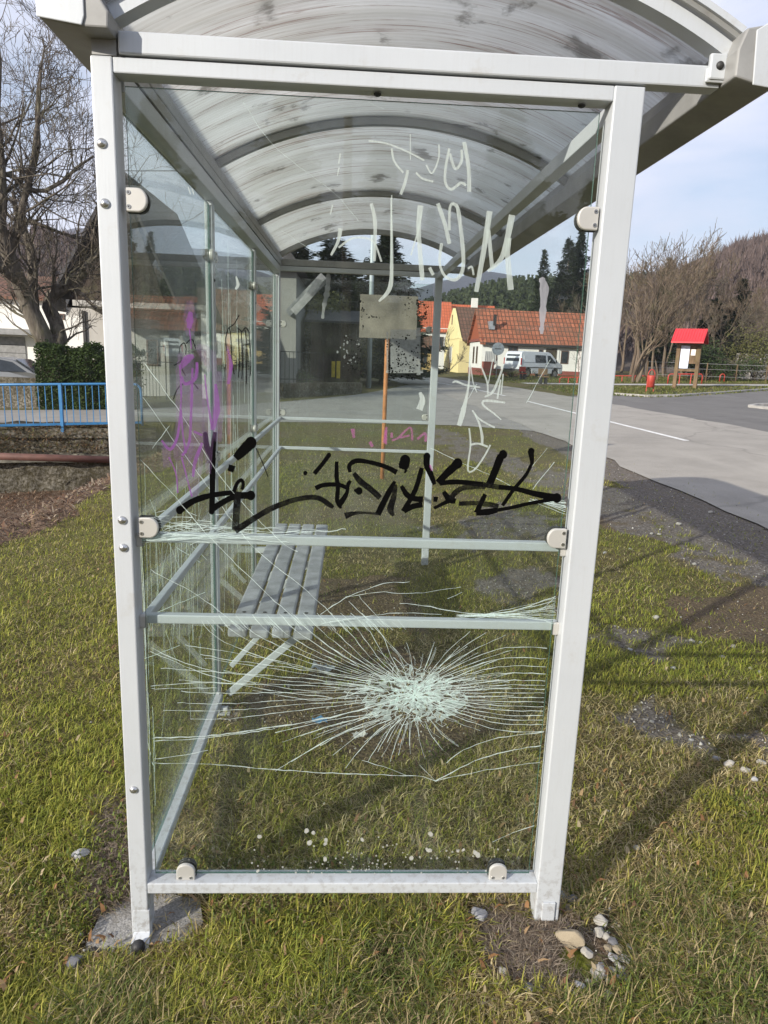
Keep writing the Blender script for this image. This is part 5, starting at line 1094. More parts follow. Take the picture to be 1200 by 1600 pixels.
mb.box(0, .08, -.1, wS, 3, zt-.1); mb.build('board_wall', MT['woodd'], SHD); mb = MB(); mb.prism([(-.3, -.3, zt), (wS+.3, -.3, zt), (wS+.3, 3.3, zt+.7), (-.3, 3.3, zt+.7)], (0, 0, .1)); mb.build('roof', MT['rdark'], SHD)
q = at(525, 578, y=32.8)-Vector(SHD.location); mb = MB(); mb.box(q.x-.22, -.06, q.z-.35, q.x-.05, -.03, q.z+.4); mb.box(q.x+.02, -.06, q.z-.4, q.x+.2, -.03, q.z+.42); mb.build('notice', simple('yellow notice', (.45, .33, .02), .6), SHD)
wl0 = at(436, 618, y=25.6); wl1 = at(560, 617, y=29.4); mb = MB(); g0 = float(gz(wl0.x, wl0.y)); mb.bar((0, 0, .25), (wl1.x-wl0.x, wl1.y-wl0.y, .25), .4, .62); sw = mb.build('stone_wall', MT['wallm'], None); sw.location = (wl0.x, wl0.y, g0); tag(sw, 'low grey stone wall in front of the wooden shed', 'wall')
IR = empty('iron_fence', (wl0.x-.5, wl0.y+.4, g0), 0, 'dark iron fence on the low stone wall beside the grey cottage', 'fence'); mb = MB(); mb.bar((0, 0, 1.75), (2.1, 1.2, 1.75), .03, .03); mb.bar((0, 0, .7), (2.1, 1.2, .7), .03, .03); mb.build('rail', MT['iron'], IR)
for k in range(14): mb = MB(); mb.tube([(2.1*k/13, 1.2*k/13, .3), (2.1*k/13, 1.2*k/13, 1.75)], .010, 4); mb.build('bar', MT['iron'], IR)
mb = MB(); q = gat(441, 615)
r_ = random.Random(6)
def bush(name, u, v, Y, w_, h_, n, mat, label, sz=.06):
    p = at(u, v, y=Y); g = float(gz(p.x, Y)); root = empty(name, (p.x, Y, g), 0, label, 'bush'); mb = MB(); tw = MB()
    for k in range(9): leafy(mb, (r_.gauss(0, w_*.3), r_.gauss(0, w_*.25), h_*r_.uniform(.25, .75)), (w_*.36, w_*.3, h_*.28), n//9, r_, sz)
    for k in range(16): tw.tube([(r_.gauss(0, .1), r_.gauss(0, .1), -.1), (r_.gauss(0, w_*.25), r_.gauss(0, w_*.2), h_*.6), (r_.gauss(0, w_*.4), r_.gauss(0, w_*.3), h_*.95)], [.025, .014, .004], 4)
    mb.build('foliage', mat, root, recalc=False); tw.build('stem', MT['twig'], root); return root
bush('bush', 465, 600, 31.2, 1.4, 1.0, 1800, MT['hedge'], 'low dark bush behind the iron fence')
bush('bush', 528, 600, 37, 3.6, 5.2, 4200, MT['shrub'], 'tall brownish creeper covered bush behind the shed', .09)
bush('bush', 1180, 590, 46, 3.4, 4.6, 4200, MT['shrub'], 'yellow green shrub near the right picture edge', .08)
bush('bush', 1100, 590, 47, 3.0, 3.0, 4200, MT['hedge'], 'dark evergreen bush behind the notice board', .08)
bush('bush', 1145, 590, 45.5, 2.6, 1.8, 2600, MT['hedge'], 'low dark evergreen bush right of the notice board', .07)
bush('bush', 800, 590, 52.6, 3.0, .7, 1500, MT['shrub'], 'low verge shrubs below the van', .05)
# ------------------------------------------------------------------ sign on the rusty pole, utility pole
bp_ = at(596, 752, z=0.15); bp_ = gat(597, 750); YS = bp_.y; SG = empty('sign_board', bp_, 0, 'grey sign board seen from the back on a rusty orange pole beyond the shelter', 'sign'); o2 = Vector(SG.location)
top = at(592, 462, y=YS)-o2; mb = MB(); mb.tube([(0, 0, -.15), (0, 0, 1.0), (0.0, 0, top.z-.02)], .027, 12); mb.build('pole', simple('rusty orange pole', (.42, .17, .06), .75, .1, .35, 7), SG, True)
a, b = at(563, 460, y=YS)-o2, at(650, 531, y=YS)-o2; mb = MB(); mb.box(a.x, -.045, b.z, b.x, -.028, a.z); bd = mb.build('board', simple('grey back of board', (.17, .15, .12), .8, .0, .5, 3), SG, bevel=.004)
mb = MB(); mb.box(a.x+.03, -.027, a.z-.12, b.x-.03, -.012, a.z-.09); mb.box(a.x+.03, -.027, b.z+.10, b.x-.03, -.012, b.z+.13); mb.build('brace', MT['dark'], SG)
p = gat(576, 606); UP_ = empty('utility_pole', p, 0, 'pale grey utility pole standing behind the sign board', 'pole'); q = at(586, 250, y=p.y)-p; mb = MB(); mb.tube([(0, 0, -.3), q], [.13, .09], 12); mb.build('shaft', simple('pale galvanised pole', (.36, .41, .43), .6, .2, .12, 2), UP_, True)
mb = MB(); mb.bar(q+Vector((-.6, 0, -.4)), q+Vector((.6, 0, -.4)), .06, .08); mb.build('cross_arm', MT['iron'], UP_)
for s in (-.5, 0, .5): mb = MB(); mb.tube([q+Vector((s, 0, -.36)), q+Vector((s, 0, -.22))], [.03, .045], 8); mb.build('insulator', MT['woodd'], UP_)
mb = MB(); pts_ = []
for i in range(25):
    f = i/24; A_ = at(-60, 249, y=17.5); B_ = at(240, 256, y=17.5); w_ = A_.lerp(B_, f*2.2-.4); w_.z -= .18*math.sin(math.pi*f); pts_.append(w_)
mb.tube(pts_, .011, 5); o = mb.build('cable', MT['iron'], None); tag(o, 'thin black overhead cable crossing the old bare tree', 'cable')
# ------------------------------------------------------------------ things behind the photographer that mirror in the end pane
MT['bark2'] = MT['bark']
p = Vector((at(545, 400, y=18).x, -18, float(gz(0, -18)))); PO = empty('wooden_pole', p, 0, 'brown wooden utility pole mirrored faintly in the end pane', 'pole'); mb = MB(); mb.tube([(0, 0, -.3), (-.1, 0, 7.6)], [.15, .11], 10); mb.build('shaft', simple('brown wooden pole', (.22, .15, .09), .8, 0, .3, 4), PO, True); mb = MB(); mb.bar((-.7, 0, 7.1), (.5, 0, 7.1), .08, .1); mb.build('cross_arm', MT['woodd'], PO)
o = copy_tree(sp1); o.location = (4.2, -34, float(gz(4.2, -34))); o.scale = (.62, .62, .62); tag(o, 'conifer mirrored faintly in the end pane', 'conifer')
if 'group' in o: del o['group']
for k, (x_, y_, s_) in enumerate([(-7, -27, 1.0), (-2.5, -31, 1.15), (1.5, -28, .9), (7, -30, 1.1), (10.5, -27, .95), (14, -32, 1.2), (-11, -33, 1.2)]):  # unseen row added so the pane mirrors dark foliage, not bright sky
    o = copy_tree(sp4); o.location = (x_, y_, float(gz(x_, y_))-.2); o.scale = (s_, s_, s_*.8); o.rotation_euler = (0, 0, k*1.3); tag(o, 'added unseen conifer behind the camera, darkening the reflection in the end pane', 'conifer', 'added unseen conifers behind the camera')
# ------------------------------------------------------------------ van
VP = gat(830, 590); VP = Vector((14.95, 54.6, float(gz(14.95, 54.6)))); VN = empty('parked_van', VP, R(33), 'silver grey passenger van parked in front of the long white house', 'van')
MT['vanp'] = simple('silver paint', (.62, .65, .68), .3, .25, .04, 1); MT['tyre'] = simple('tyre rubber', (.02, .02, .02), .85); MT['rim'] = simple('wheel rim', (.30, .30, .31), .4, .6); MT['win'] = simple('tinted window', (.02, .025, .03), .06); MT['plas'] = simple('dark plastic', (.035, .035, .038), .6)
prof = [(-2.35,.42),(-2.38,.95),(-2.33,1.55),(-2.22,1.90),(-2.0,1.965),(.75,1.97),(1.05,1.90),(1.75,1.28),(2.25,1.08),(2.38,.90),(2.40,.50),(2.30,.34),(1.98,.32),(1.90,.62),(1.55,.76),(1.20,.62),(1.12,.32),(-1.12,.30),(-1.20,.62),(-1.55,.76),(-1.90,.62),(-1.98,.34)]
def wy(z): return .95-.17*max(0, z-1.0)**1.2
mb = MB(); n = len(prof); vs = [(x, -wy(z), z) for x, z in prof]+[(x, wy(z), z) for x, z in prof]; mb.add(vs, [tuple(range(n)), tuple(reversed(range(n, 2*n)))]+[(i, n+i, n+(i+1) % n, (i+1) % n) for i in range(n)])
body = mb.build('body', MT['vanp'], VN, bevel=.03)
def sidewin(name, pts, mat, side=-1, off=.012):
    mb = MB(); P = [(x, side*(wy(z)+off), z) for x, z in pts]; mb.prism(P, (0, side*-.02, 0)); return mb.build(name, mat, VN)
for sd_ in (-1, 1):
    sidewin('side_window', [(-.75,1.15),(-.75,1.72),(.42,1.72),(.42,1.15)], MT['win'], sd_); d_ = sidewin('cab_window', [(.62,1.15),(.62,1.72),(.95,1.70),(1.52,1.20),(1.50,1.12)], MT['win'], sd_)
    sidewin('side_panel', [(-2.05,1.16),(-2.02,1.74),(-.82,1.74),(-.82,1.16)], MT['vanp'], sd_, .008); sidewin('trim_strip', [(-2.2,.74),(-2.2,.80),(2.2,.80),(2.2,.74)], MT['plas'], sd_, .010)
    for x in (.36, .66): sidewin('door_handle', [(x,1.0),(x,1.05),(x+.16,1.05),(x+.16,1.0)], MT['plas'], sd_, .03)
    sidewin('mirror', [(1.42,1.16),(1.40,1.38),(1.56,1.38),(1.58,1.16)], MT['plas'], sd_, .16); sidewin('door_gap', [(.50,.45),(.50,1.80),(.52,1.80),(.52,.45)], MT['plas'], sd_, .007)
    for x in (-1.55, 1.55):
        w_ = MB(); w_.disc((x, sd_*.93, .33), (0, -sd_, 0), .33, .22, 24); wh_ = w_.build('wheel', MT['tyre'], VN, bevel=.03); w_ = MB(); w_.disc((x, sd_*.94, .33), (0, -sd_, 0), .20, .05, 18); w_.build('rim', MT['rim'], wh_)
mb = MB(); mb.prism([(-2.352, -.70, 1.20), (-2.352, .70, 1.20), (-2.28, .66, 1.72), (-2.28, -.66, 1.72)], (-.02, 0, 0)); mb.build('rear_window', MT['win'], VN)
mb = MB(); mb.prism([(1.735, -.76, 1.30), (1.735, .76, 1.30), (1.09, .70, 1.88), (1.09, -.70, 1.88)], (.03, 0, .03)); mb.build('windscreen', MT['win'], VN)
mb = MB(); mb.box(-2.46, -.90, .34, -2.33, .90, .62); mb.build('rear_bumper', MT['plas'], VN); mb = MB(); mb.box(2.30, -.88, .32, 2.46, .88, .60); mb.build('front_bumper', MT['plas'], VN)
for s in (-1, 1):
    mb = MB(); mb.box(-2.40, s*.90-.06, .95, -2.32, s*.90+.0*s, 1.45); mb.build('tail_light', simple('red lamp glass', (.35, .02, .02), .2), VN); mb = MB(); mb.box(2.20, s*.72-.16, .84, 2.40, s*.72+.12, 1.02); mb.build('headlight', MT['steel'], VN)
mb = MB(); mb.box(-2.475, -.26, .66, -2.385, .26, .78); mb.build('licence_plate', MT['plw'], VN)
# round grey disc above the van: back of a road sign
p = at(775, 590, y=51.5); RS = empty('road_sign', (p.x, 51.5, float(gz(p.x, 51.5))), 0, 'round road sign seen from its grey back beside the rear of the van', 'sign'); q = at(776, 545, y=51.5)-Vector(RS.location); mb = MB(); mb.disc((0, -.02, q.z), (0, -1, 0), .46, .02, 28); mb.build('disc', simple('grey sign back', (.22, .25, .28), .5, .4), RS); mb = MB(); mb.tube([(0, .0, -.2), (0, .0, q.z+.4)], .03, 8); mb.build('pole', MT['dark'], RS); mb = MB(); mb.box(-.25, -.055, q.z-.03, .25, -.04, q.z+.03); mb.build('clip', MT['iron'], RS)
# ------------------------------------------------------------------ notice board with red roof, bin, red rails
kb = gat(1069, 607); kD = math.hypot(kb.x-CAM[0], kb.y-CAM[1]); MT['redr'] = simple('bright red sheet', (.55, .03, .04), .55, 0, .08, 2); MT['redp'] = simple('red enamel', (.36, .045, .03), .5, .1, .15, 3); MT['post'] = bark('brown impregnated timber', (.09, .06, .035), (.19, .13, .08), 5)
mpp = kD/FPX; NB_ = empty('notice_board', kb, R(-36), 'timber notice board under a bright red pitched roof on the far grass verge', 'notice board')
hw = 11*mpp/math.cos(R(36)); hh = 82*mpp
for s in (-1, 1): mb = MB(); mb.box(s*hw-.09, -.09, -.1, s*hw+.09, .09, hh*.74); mb.build('post', MT['post'], NB_, bevel=.01)
mb = MB(); mb.box(-hw+.09, -.03, hh*.42, hw-.09, .03, hh*.75); mb.build('board', MT['post'], NB_); mb = MB(); mb.box(-hw+.09, -.04, hh*.29, hw-.09, .04, hh*.33); mb.build('cross_bar', MT['post'], NB_)
mb = MB(); mb.box(-hw+.12, -.045, hh*.34, -hw+.12+.95*hw*.9, -.032, hh*.72); mb.build('paper', simple('bluish white poster', (.55, .60, .72), .7, 0, .25, 6), NB_); mb = MB(); mb.box(hw*.25, -.045, hh*.56, hw*.68, -.032, hh*.66); mb.build('paper', MT['plw'], NB_)
rw = 21*mpp; rq_ = 20*mpp; mb = MB(); z0_, z1_ = hh*.78, hh*1.0
mb.prism([(-rw, -rq_, z0_), (-rw, 0, z1_), (-rw, rq_, z0_), (-rw, rq_, z0_-.07), (-rw, 0, z1_-.09), (-rw, -rq_, z0_-.07)], (2*rw, 0, 0)); rfk = mb.build('roof', MT['redr'], NB_)
mb = MB(); [mb.bar((x, -rq_-.01, z0_+.015), (x, -.0, z1_+.015), .02, .03) for x in np.linspace(-rw+.05, rw-.05, 12)]; mb.build('roof_rib', MT['redr'], rfk)
mb = MB(); mb.box(-rw+.1, -.05, hh*.74, rw-.1, .05, hh*.74+.1); mb.build('beam', MT['post'], NB_)
bb = gat(1015, 613); bm_ = math.hypot(bb.x-CAM[0], bb.y-CAM[1])/FPX; BN = empty('litter_bin', bb, 0, 'small red litter bin with a loop handle left of the red roofed notice board', 'bin'); r_b = 5.5*bm_
mb = MB(); mb.tube([(0, 0, 7*bm_), (0, 0, 8*bm_), (0, 0, 22*bm_), (0, 0, 24*bm_)], [r_b*.8, r_b*.95, r_b*1.05, r_b], 18); mb.build('bucket', MT['redp'], BN, True); mb = MB()
mb.tube([(r_b*.9*math.cos(a), 0, 24*bm_+r_b*1.5*math.sin(a)) for a in np.linspace(0, math.pi, 12)], .025, 6); mb.build('handle', MT['redp'], BN, True)
for s in (-1, 1): mb = MB(); mb.tube([(s*r_b*.95, 0, -.1), (s*r_b*.95, 0, 24*bm_)], .025, 6); mb.build('leg', MT['redp'], BN)
def red_rail(u0, u1, v, hpx, label, n=3):
    a = gat(u0, v); b = gat(u1, v); m_ = math.hypot(a.x-CAM[0], a.y-CAM[1])/FPX; rt_ = empty('railing', a, 0, label, 'railing', 'low red railings along the far verge'); b = b-a; h_ = hpx*m_; mb = MB(); mb.tube([(0, 0, -.1), (0, 0, h_-.1), (.1, .0, h_), (b.x-.1, b.y, b.z+h_), (b.x, b.y, b.z+h_-.1), (b.x, b.y, b.z-.1)], .038, 6); mb.build('top_rail', MT['redp'], rt_, True)
    for k in range(1, n): mb = MB(); q = b*k/n; mb.tube([(q.x, q.y, q.z-.1), (q.x, q.y, q.z+h_)], .032, 6); mb.build('post', MT['redp'], rt_)
red_rail(1043, 1096, 600, 14, 'low red tubular railing behind the posts of the notice board'); red_rail(952, 1010, 597, 9, 'long low red railing left of the litter bin'); red_rail(1124, 1131, 597, 11, 'short red hoop right of the notice board', 1); red_rail(874, 915, 599, 9, 'low red railing right of the van front'); red_rail(915, 950, 601, 10, 'low red railing just left of the near right shelter post')
for u, v, wpx, lb in ((816, 593, 10, 'small red brown bench below the middle of the van'), (848, 600, 14, 'larger brown bench below the front of the van')):
    a = gat(u, v); m_ = math.hypot(a.x-CAM[0], a.y-CAM[1])/FPX; BE = empty('park_bench', a, 0, lb, 'bench'); w2 = wpx*m_/2; mt_ = MT['redp'] if wpx < 12 else MT['post']
    mb = MB(); mb.box(-w2, -.25, .40, w2, .2, .46); mb.build('seat', mt_, BE); mb = MB(); mb.box(-w2, .16, .55, w2, .22, .90); mb.build('backrest', mt_, BE)
    for s in (-1, 1): mb = MB(); mb.box(s*(w2-.12)-.05, -.22, -.05, s*(w2-.12)+.05, .20, .40); mb.box(s*(w2-.12)-.05, .17, .40, s*(w2-.12)+.05, .22, .88); mb.build('leg', MT['iron'], BE)
# low brown wall left of the van, wall and wire fence at the right
a = gat(753, 587); b = gat(786, 589); mb = MB(); mb.bar((0, 0, .55), (b.x-a.x, .6, .55), .2, 1.3); o = mb.build('garden_wall', MT['redbrown'], None); o.location = a; tag(o, 'red brown garden wall left of the van', 'wall')
FN = empty('garden_fence', (a.x, a.y+.4, a.z), 0, 'pale slatted fence on the red brown wall left of the van', 'fence')
for k in range(7): mb = MB(); x = (b.x-a.x)*k/6; mb.box(x, .1+.6*k/6, 1.1, x+.28, .14+.6*k/6, 1.1+1.0); mb.build('board', MT['plw'], FN)
a = at(1148, 575, y=50); b = at(1420, 570, y=46); g_ = float(gz(a.x, 50)); mb = MB(); mb.bar((0, 0, .9), (b.x-a.x, -4, .9), .35, 2.0); o = mb.build('stone_wall', plaster('pale rubble', (.34, .32, .29), .8, 1.6), None); o.location = (a.x, 50, g_); tag(o, 'pale rubble wall behind the bushes at the right picture edge', 'wall')
a = at(1010, 590, y=44.5); FW_ = empty('wire_fence', (a.x, 44.5, float(gz(a.x, 44.5))), 0, 'thin wire fence on stakes at the foot of the bare trees', 'fence')
for k in range(8): mb = MB(); mb.tube([(k*1.9, -k*.2, -.2), (k*1.9, -k*.2, 1.35)], .035, 5); mb.build('stake', MT['post'], FW_)
for z in (.5, .95, 1.3): mb = MB(); mb.tube([(0, 0, z), (13.3, -1.4, z)], .012, 4); mb.build('wire', MT['dark'], FW_)
# ------------------------------------------------------------------ car and low wall at the left
a = gat(-40, 603); SWL = MB(); b = gat(62, 604); ga = float(gz(a.x, 19.9)); SWL.bar((0, 0, .45), (b.x-a.x+.1, -.1, .45), .3, 1.0); o = SWL.build('garden_wall', MT['wallm'], None); pz = gat(-40, 640); pb2 = gat(60, 640); o.location = (pz.x, pz.y+.7, pz.z); tag(o, 'low weathered garden wall left of the dark hedge', 'wall')
CP = at(20, 590, y=25.5); CR_ = empty('parked_car', (CP.x, 25.5, float(gz(CP.x, 25.5))), R(4), 'silver car parked behind the low garden wall left of the hedge', 'car')
cp = [(-2.1,.30),(-2.15,.75),(-2.0,1.0),(-1.5,1.42),(-.2,1.50),(.35,1.42),(1.05,.98),(2.0,.82),(2.15,.55),(2.1,.28),(1.75,.28),(1.65,.55),(1.35,.66),(1.05,.55),(.95,.26),(-.95,.26),(-1.05,.55),(-1.35,.66),(-1.65,.55),(-1.75,.28)]
def cy_(z): return .86-.30*max(0, z-.9)
n = len(cp); mb = MB(); mb.add([(x, -cy_(z), z) for x, z in cp]+[(x, cy_(z), z) for x, z in cp], [tuple(range(n)), tuple(reversed(range(n, 2*n)))]+[(i, n+i, n+(i+1) % n, (i+1) % n) for i in range(n)]); mb.build('body', simple('dull dark silver paint', (.16, .165, .17), .3, .4, .05, 1), CR_, bevel=.03)
for s in (-1, 1):
    mb = MB(); P = [(x, s*(cy_(z)+.008), z) for x, z in [(-1.7,1.02),(-1.4,1.36),(-.15,1.42),(.30,1.34),(.82,1.0)]]; mb.prism(P, (0, -s*.02, 0)); mb.build('side_window', MT['win'], CR_)
    for x in (-1.35, 1.35): w_ = MB(); w_.disc((x, s*.85, .30), (0, -s, 0), .30, .2, 20); wq = w_.build('wheel', MT['tyre'], CR_); w_ = MB(); w_.disc((x, s*.86, .30), (0, -s, 0), .19, .05, 16); w_.build('rim', MT['rim'], wq)
mb = MB(); mb.prism([(1.03, -.72, 1.01), (1.03, .72, 1.01), (.40, .66, 1.41), (.40, -.66, 1.41)], (.03, 0, .03)); mb.build('windscreen', MT['win'], CR_)
# ------------------------------------------------------------------ footing, stones, small things
P = [Vector((x, y, 0)) for x, y in PAD]; cen = sum(P, Vector())/len(P); mb = MB(); ring = []
for i in range(len(P)):
    for k in range(5):
        q = P[i].lerp(P[(i+1) % len(P)], k/5); d = (q-cen); q = cen+d*(1+.10*(float(vnoise(q.x, q.y, 16))-.5)); ring.append(q)
n = len(ring); vs = [(q.x-cen.x, q.y-cen.y, -.05) for q in ring]+[((q.x-cen.x)*.97, (q.y-cen.y)*.97, .004) for q in ring]; mb.add(vs, [tuple(range(n, 2*n))]+[(i, (i+1) % n, n+(i+1) % n, n+i) for i in range(n)])
t = NT('gritty concrete'); v = t.coord(); n1 = t.noise(v, 160, 3, .7); n2 = t.noise(v, 12, 6, .7); c = t.mix(t.ramp(n1, [(.35, 0), (.65, 1)]), (.16, .155, .145), (.36, .35, .33)); c = t.mix(t.math('MULTIPLY', t.ramp(n2, [(.5, 0), (.68, 1)]), .6), c, (.10, .08, .05)); MT['grit'] = t.done(t.princ(c, .95, 0, n1, .8, .004, .2))
o = mb.build('concrete_footing', MT['grit'], None); o.location = (cen.x, cen.y, float(gz(cen.x, cen.y))+.003); tag(o, 'gritty grey concrete footing under the near left shelter post', 'footing')
sr = random.Random(12)
def stone_mesh(seed, col):
    bm = bmesh.new(); bmesh.ops.create_icosphere(bm, subdivisions=3, radius=1); r_ = random.Random(seed)
    pl_ = [(Vector((r_.gauss(0, 1), r_.gauss(0, 1), r_.gauss(0, 1))).normalized(), r_.uniform(.55, .85)) for _ in range(9)]
    for v_ in bm.verts:
        for nn, d in pl_:
            e = v_.co.dot(nn)-d
            if e > 0: v_.co -= nn*e
        v_.co *= 1+r_.uniform(-.022, .022)
    me = bpy.data.meshes.new('stone'); bm.to_mesh(me); bm.free(); me.materials.append(col); return me
smat = [simple('white limestone', (.30, .285, .255), .95, 0, .55, 22), simple('grey stone', (.30, .30, .31), .85, 0, .25, 30), simple('brown stone', (.24, .20, .14), .9, 0, .25, 30), simple('dark stone', (.13, .13, .14), .85, 0, .25, 30)]
sm_ = {(k, c): stone_mesh(k*7+c, smat[c]) for k in range(3) for c in range(4)}
def stone(u, v, w, h, c, label=None, group='loose stones round the right post foot', rz=None):
    p = gat(u, v+h*.35); m_ = (p-Vector(CAM)).length/FPX; o = bpy.data.objects.new('stone', sm_[(sr.randint(0, 2), c)]); C.objects.link(o); s = w*m_/2*.95
    o.location = (p.x, p.y, p.z+float(gb(p.x, p.y))+s*.42); o.scale = (s, s*min(1.2, max(.5, h/w*1.3)), s*.62); o.rotation_euler = (sr.uniform(-.2, .2), sr.uniform(-.2, .2), sr.uniform(-.4, .4) if rz is None else rz); tag(o, label or ('small white and grey stones lying by the right post foot' if 'foot' in group else 'small pale stones scattered on the grass'), 'stone', group if label is None or 1 else None); return o
stone(749, 1425, 25, 22, 1, 'round grey stone left of the right post foot', 'large stones'); stone(889, 1466, 44, 20, 2, 'long tan stone beside the moss patch', 'large stones', -.75); stone(938, 1432, 20, 26, 0, 'upright pale stone at the upper end of the stone cluster', 'large stones'); stone(936, 1517, 25, 18, 0, 'largest whitish stone at the lower edge of the moss', 'large stones')
stone(119, 1497, 24, 20, 3, 'dark round stone left of the concrete footing', 'large stones'); stone(126, 1334, 26, 14, 1, 'flat grey stone in the grass left of the left post', 'large stones'); stone(785, 1512, 14, 30, 0, 'narrow whitish stone left of the dry thatch', 'large stones', 1.2)
for (u, v, w_, h, c) in [(936,1455,18,13,0),(917,1487,18,14,0),(947,1461,14,10,0),(957,1468,16,14,3),(965,1481,17,12,2),(950,1478,12,12,2),(958,1492,14,13,1),(967,1495,10,9,3),(978,1493,14,12,1),(965,1503,10,8,0),(957,1512,12,9,0),(972,1512,13,9,0),(966,1523,13,10,1),(976,1521,12,10,3),(952,1528,11,8,0),(920,1533,11,7,0),(906,1539,16,10,1),(951,1551,14,12,0),(858,1446,8,8,0),(895,1553,14,9,0),(861,1540,9,8,1),(846,1546,8,7,1),(827,1547,16,12,3),(879,1395,14,16,1),(886,1418,12,10,0),(962,1438,6,6,0),(1037,1387,10,12,0),(779,1440,6,6,0),(822,1405,6,9,0),(893,1404,18,14,3),(985,1476,10,8,3),(940,1505,9,8,1)]: stone(u, v, w_, h, c)
GS = 'pale stones scattered over the gravelly grass'
for (u, v, w_, h, c) in [(995,1321,10,9,0),(1025,965,12,6,0),(1081,1002,10,6,0),(1146,1010,9,6,0),(1173,1045,7,5,0),(1186,1050,7,5,0),(1128,1027,8,5,0),(1095,1005,7,5,1),(1140,1190,18,9,0),(1165,1200,16,8,0),(1190,1188,14,8,0),(1120,1180,12,6,1),(1180,1215,12,7,1),(1052,1040,8,6,1),(985,1010,9,6,1),(1018,1130,7,5,0),(1080,1155,8,5,1),(1060,820,9,5,0),(1018,835,7,4,0),(985,858,7,4,0),(1030,835,7,4,0),(1084,885,8,4,0),(1110,800,9,5,0),(945,865,7,4,1),(390,1115,7,5,2),(402,1095,7,6,2),(385,1135,7,6,2),(410,1125,7,5,2),(396,1150,6,5,2),(420,1138,6,5,2),(376,1122,6,5,2),(404,1162,6,5,2),(392,1176,6,5,2),(425,1160,6,5,2),(250,960,5,4,1),(1022,1548,9,6,0),(1168,1395,9,7,0),(1110,1455,8,6,0),(1130,1575,12,9,1),(180,1362,6,6,0),(145,1388,6,5,0),(155,1345,6,5,0)]: stone(u, v, w_, h, c, None, GS)
def wrapper(u, v, w_, col, label, alpha):
    p = gat(u, v); m_ = (p-Vector(CAM)).length/FPX*w_/2; mb = MB(); r_ = random.Random(u); N = 7; vs = []
    for i in range(N):
        for j in range(5): vs.append(((i/(N-1)*2-1)*m_+r_.gauss(0, m_*.05), (j/4*2-1)*m_*.6+r_.gauss(0, m_*.05), .008+abs(r_.gauss(0, m_*.20))))
    mb.add(vs, [(i*5+j, (i+1)*5+j, (i+1)*5+j+1, i*5+j+1) for i in range(N-1) for j in range(4)]); o = mb.build('wrapper', paint_film(label, col, alpha, None, .15, .4), None); o.location = (p.x, p.y, p.z+.02+float(gb(p.x, p.y))); o.rotation_euler = (0, 0, r_.uniform(-.4, .4)); tag(o, label, 'litter')
wrapper(503, 1056, 34, (.55, .62, .68), 'crumpled clear plastic wrapper on the ground behind the cracked pane', .75); wrapper(499, 1137, 22, (.12, .32, .55), 'small blue plastic scrap on the ground behind the cracked pane', .95); wrapper(562, 1158, 20, (.70, .70, .66), 'torn white paper scrap on the ground behind the cracked pane', 1.3)
# dry thatch by the right foot, tufts of longer grass
n = 22000; u = np.concatenate([rs.normal(825, 42, n//2), rs.normal(170, 30, n-n//2)]); v = np.concatenate([rs.normal(1470, 42, n//2), rs.normal(1310, 90, n-n//2)]); D = RX[None]*((u-600)/FPX)[:, None]+UP[None]*((800-v)/FPX)[:, None]+FW[None]; tt = -CAM[2]/D[:, 2]; x = CAM[0]+D[:, 0]*tt; y = CAM[1]+D[:, 1]*tt
k = (pip(x, y, SOIL[4]) | pip(x, y, SOIL[6])) & (soft(x, y, PAD, .01) < .5) & (soft(x, y, MOSS, .01) < .5); x, y = x[k], y[k]; n = len(x); col = np.array([(.30, .24, .18), (.20, .155, .115), (.38, .32, .25), (.12, .09, .07)])[rs.randint(0, 4, n)]
blades('dry_thatch', x, y, rs.uniform(.02, .07, n), rs.uniform(0, .5, n), rs.uniform(.0016, .003, n), col, MT['blade'], 'stuff', 'matted dry grass stalks round the post feet', 'dry grass')
n = 26000; x, y = screen_pts(n, -60, 1260, 1340, 1760); ok = (fbm(x, y, 3.0, 3) > .54) & (soft(x, y, PAD, .02) < .5) & ~pip(x, y, SOIL[4]) & (np.hypot(x-CAM[0], y-CAM[1]) > .55); x, y = x[ok], y[ok]; n = len(x)
st = rs.rand(n) < .35; col = np.where(st[:, None], np.array([(.36, .29, .15)]), np.array([(.12, .155, .035)]))*rs.uniform(.6, 1.2, (n, 1))
blades('long_grass', x, y, rs.uniform(.04, .10, n), rs.uniform(.2, 1.1, n), rs.uniform(.0022, .0040, n), col, MT['blade'], 'stuff', 'longer grass tufts in the foreground', 'grass')
# far verge turf
n = 60000; u = rs.uniform(560, 1500, n); rr_ = rs.uniform(30, 62, n); dd_ = RX[None]*((u-600)/FPX)[:, None]+FW[None]; hz = np.hypot(dd_[:, 0], dd_[:, 1]); x = CAM[0]+dd_[:, 0]/hz*rr_; y = CAM[1]+dd_[:, 1]/hz*rr_
ok = (x > 10.2) & ~pip(x, y, [(9.4, -5), (9.4, LB[-1][1])]+LB[::-1]+[(200, -5)]) & ~((y > 36.9) & (y < 42)); x, y = x[ok], y[ok]; n = len(x); col = np.array([(.14, .16, .035), (.20, .18, .07), (.10, .125, .03)])[rs.randint(0, 3, n)]*rs.uniform(.7, 1.2, (n, 1))
blades('verge_grass', x, y, rs.uniform(.06, .16, n), rs.uniform(.5, 1.3, n), rs.uniform(.03, .05, n), col, MT['blade'], 'stuff', 'green grass of the far verge', 'grass', z=gz(x, y))

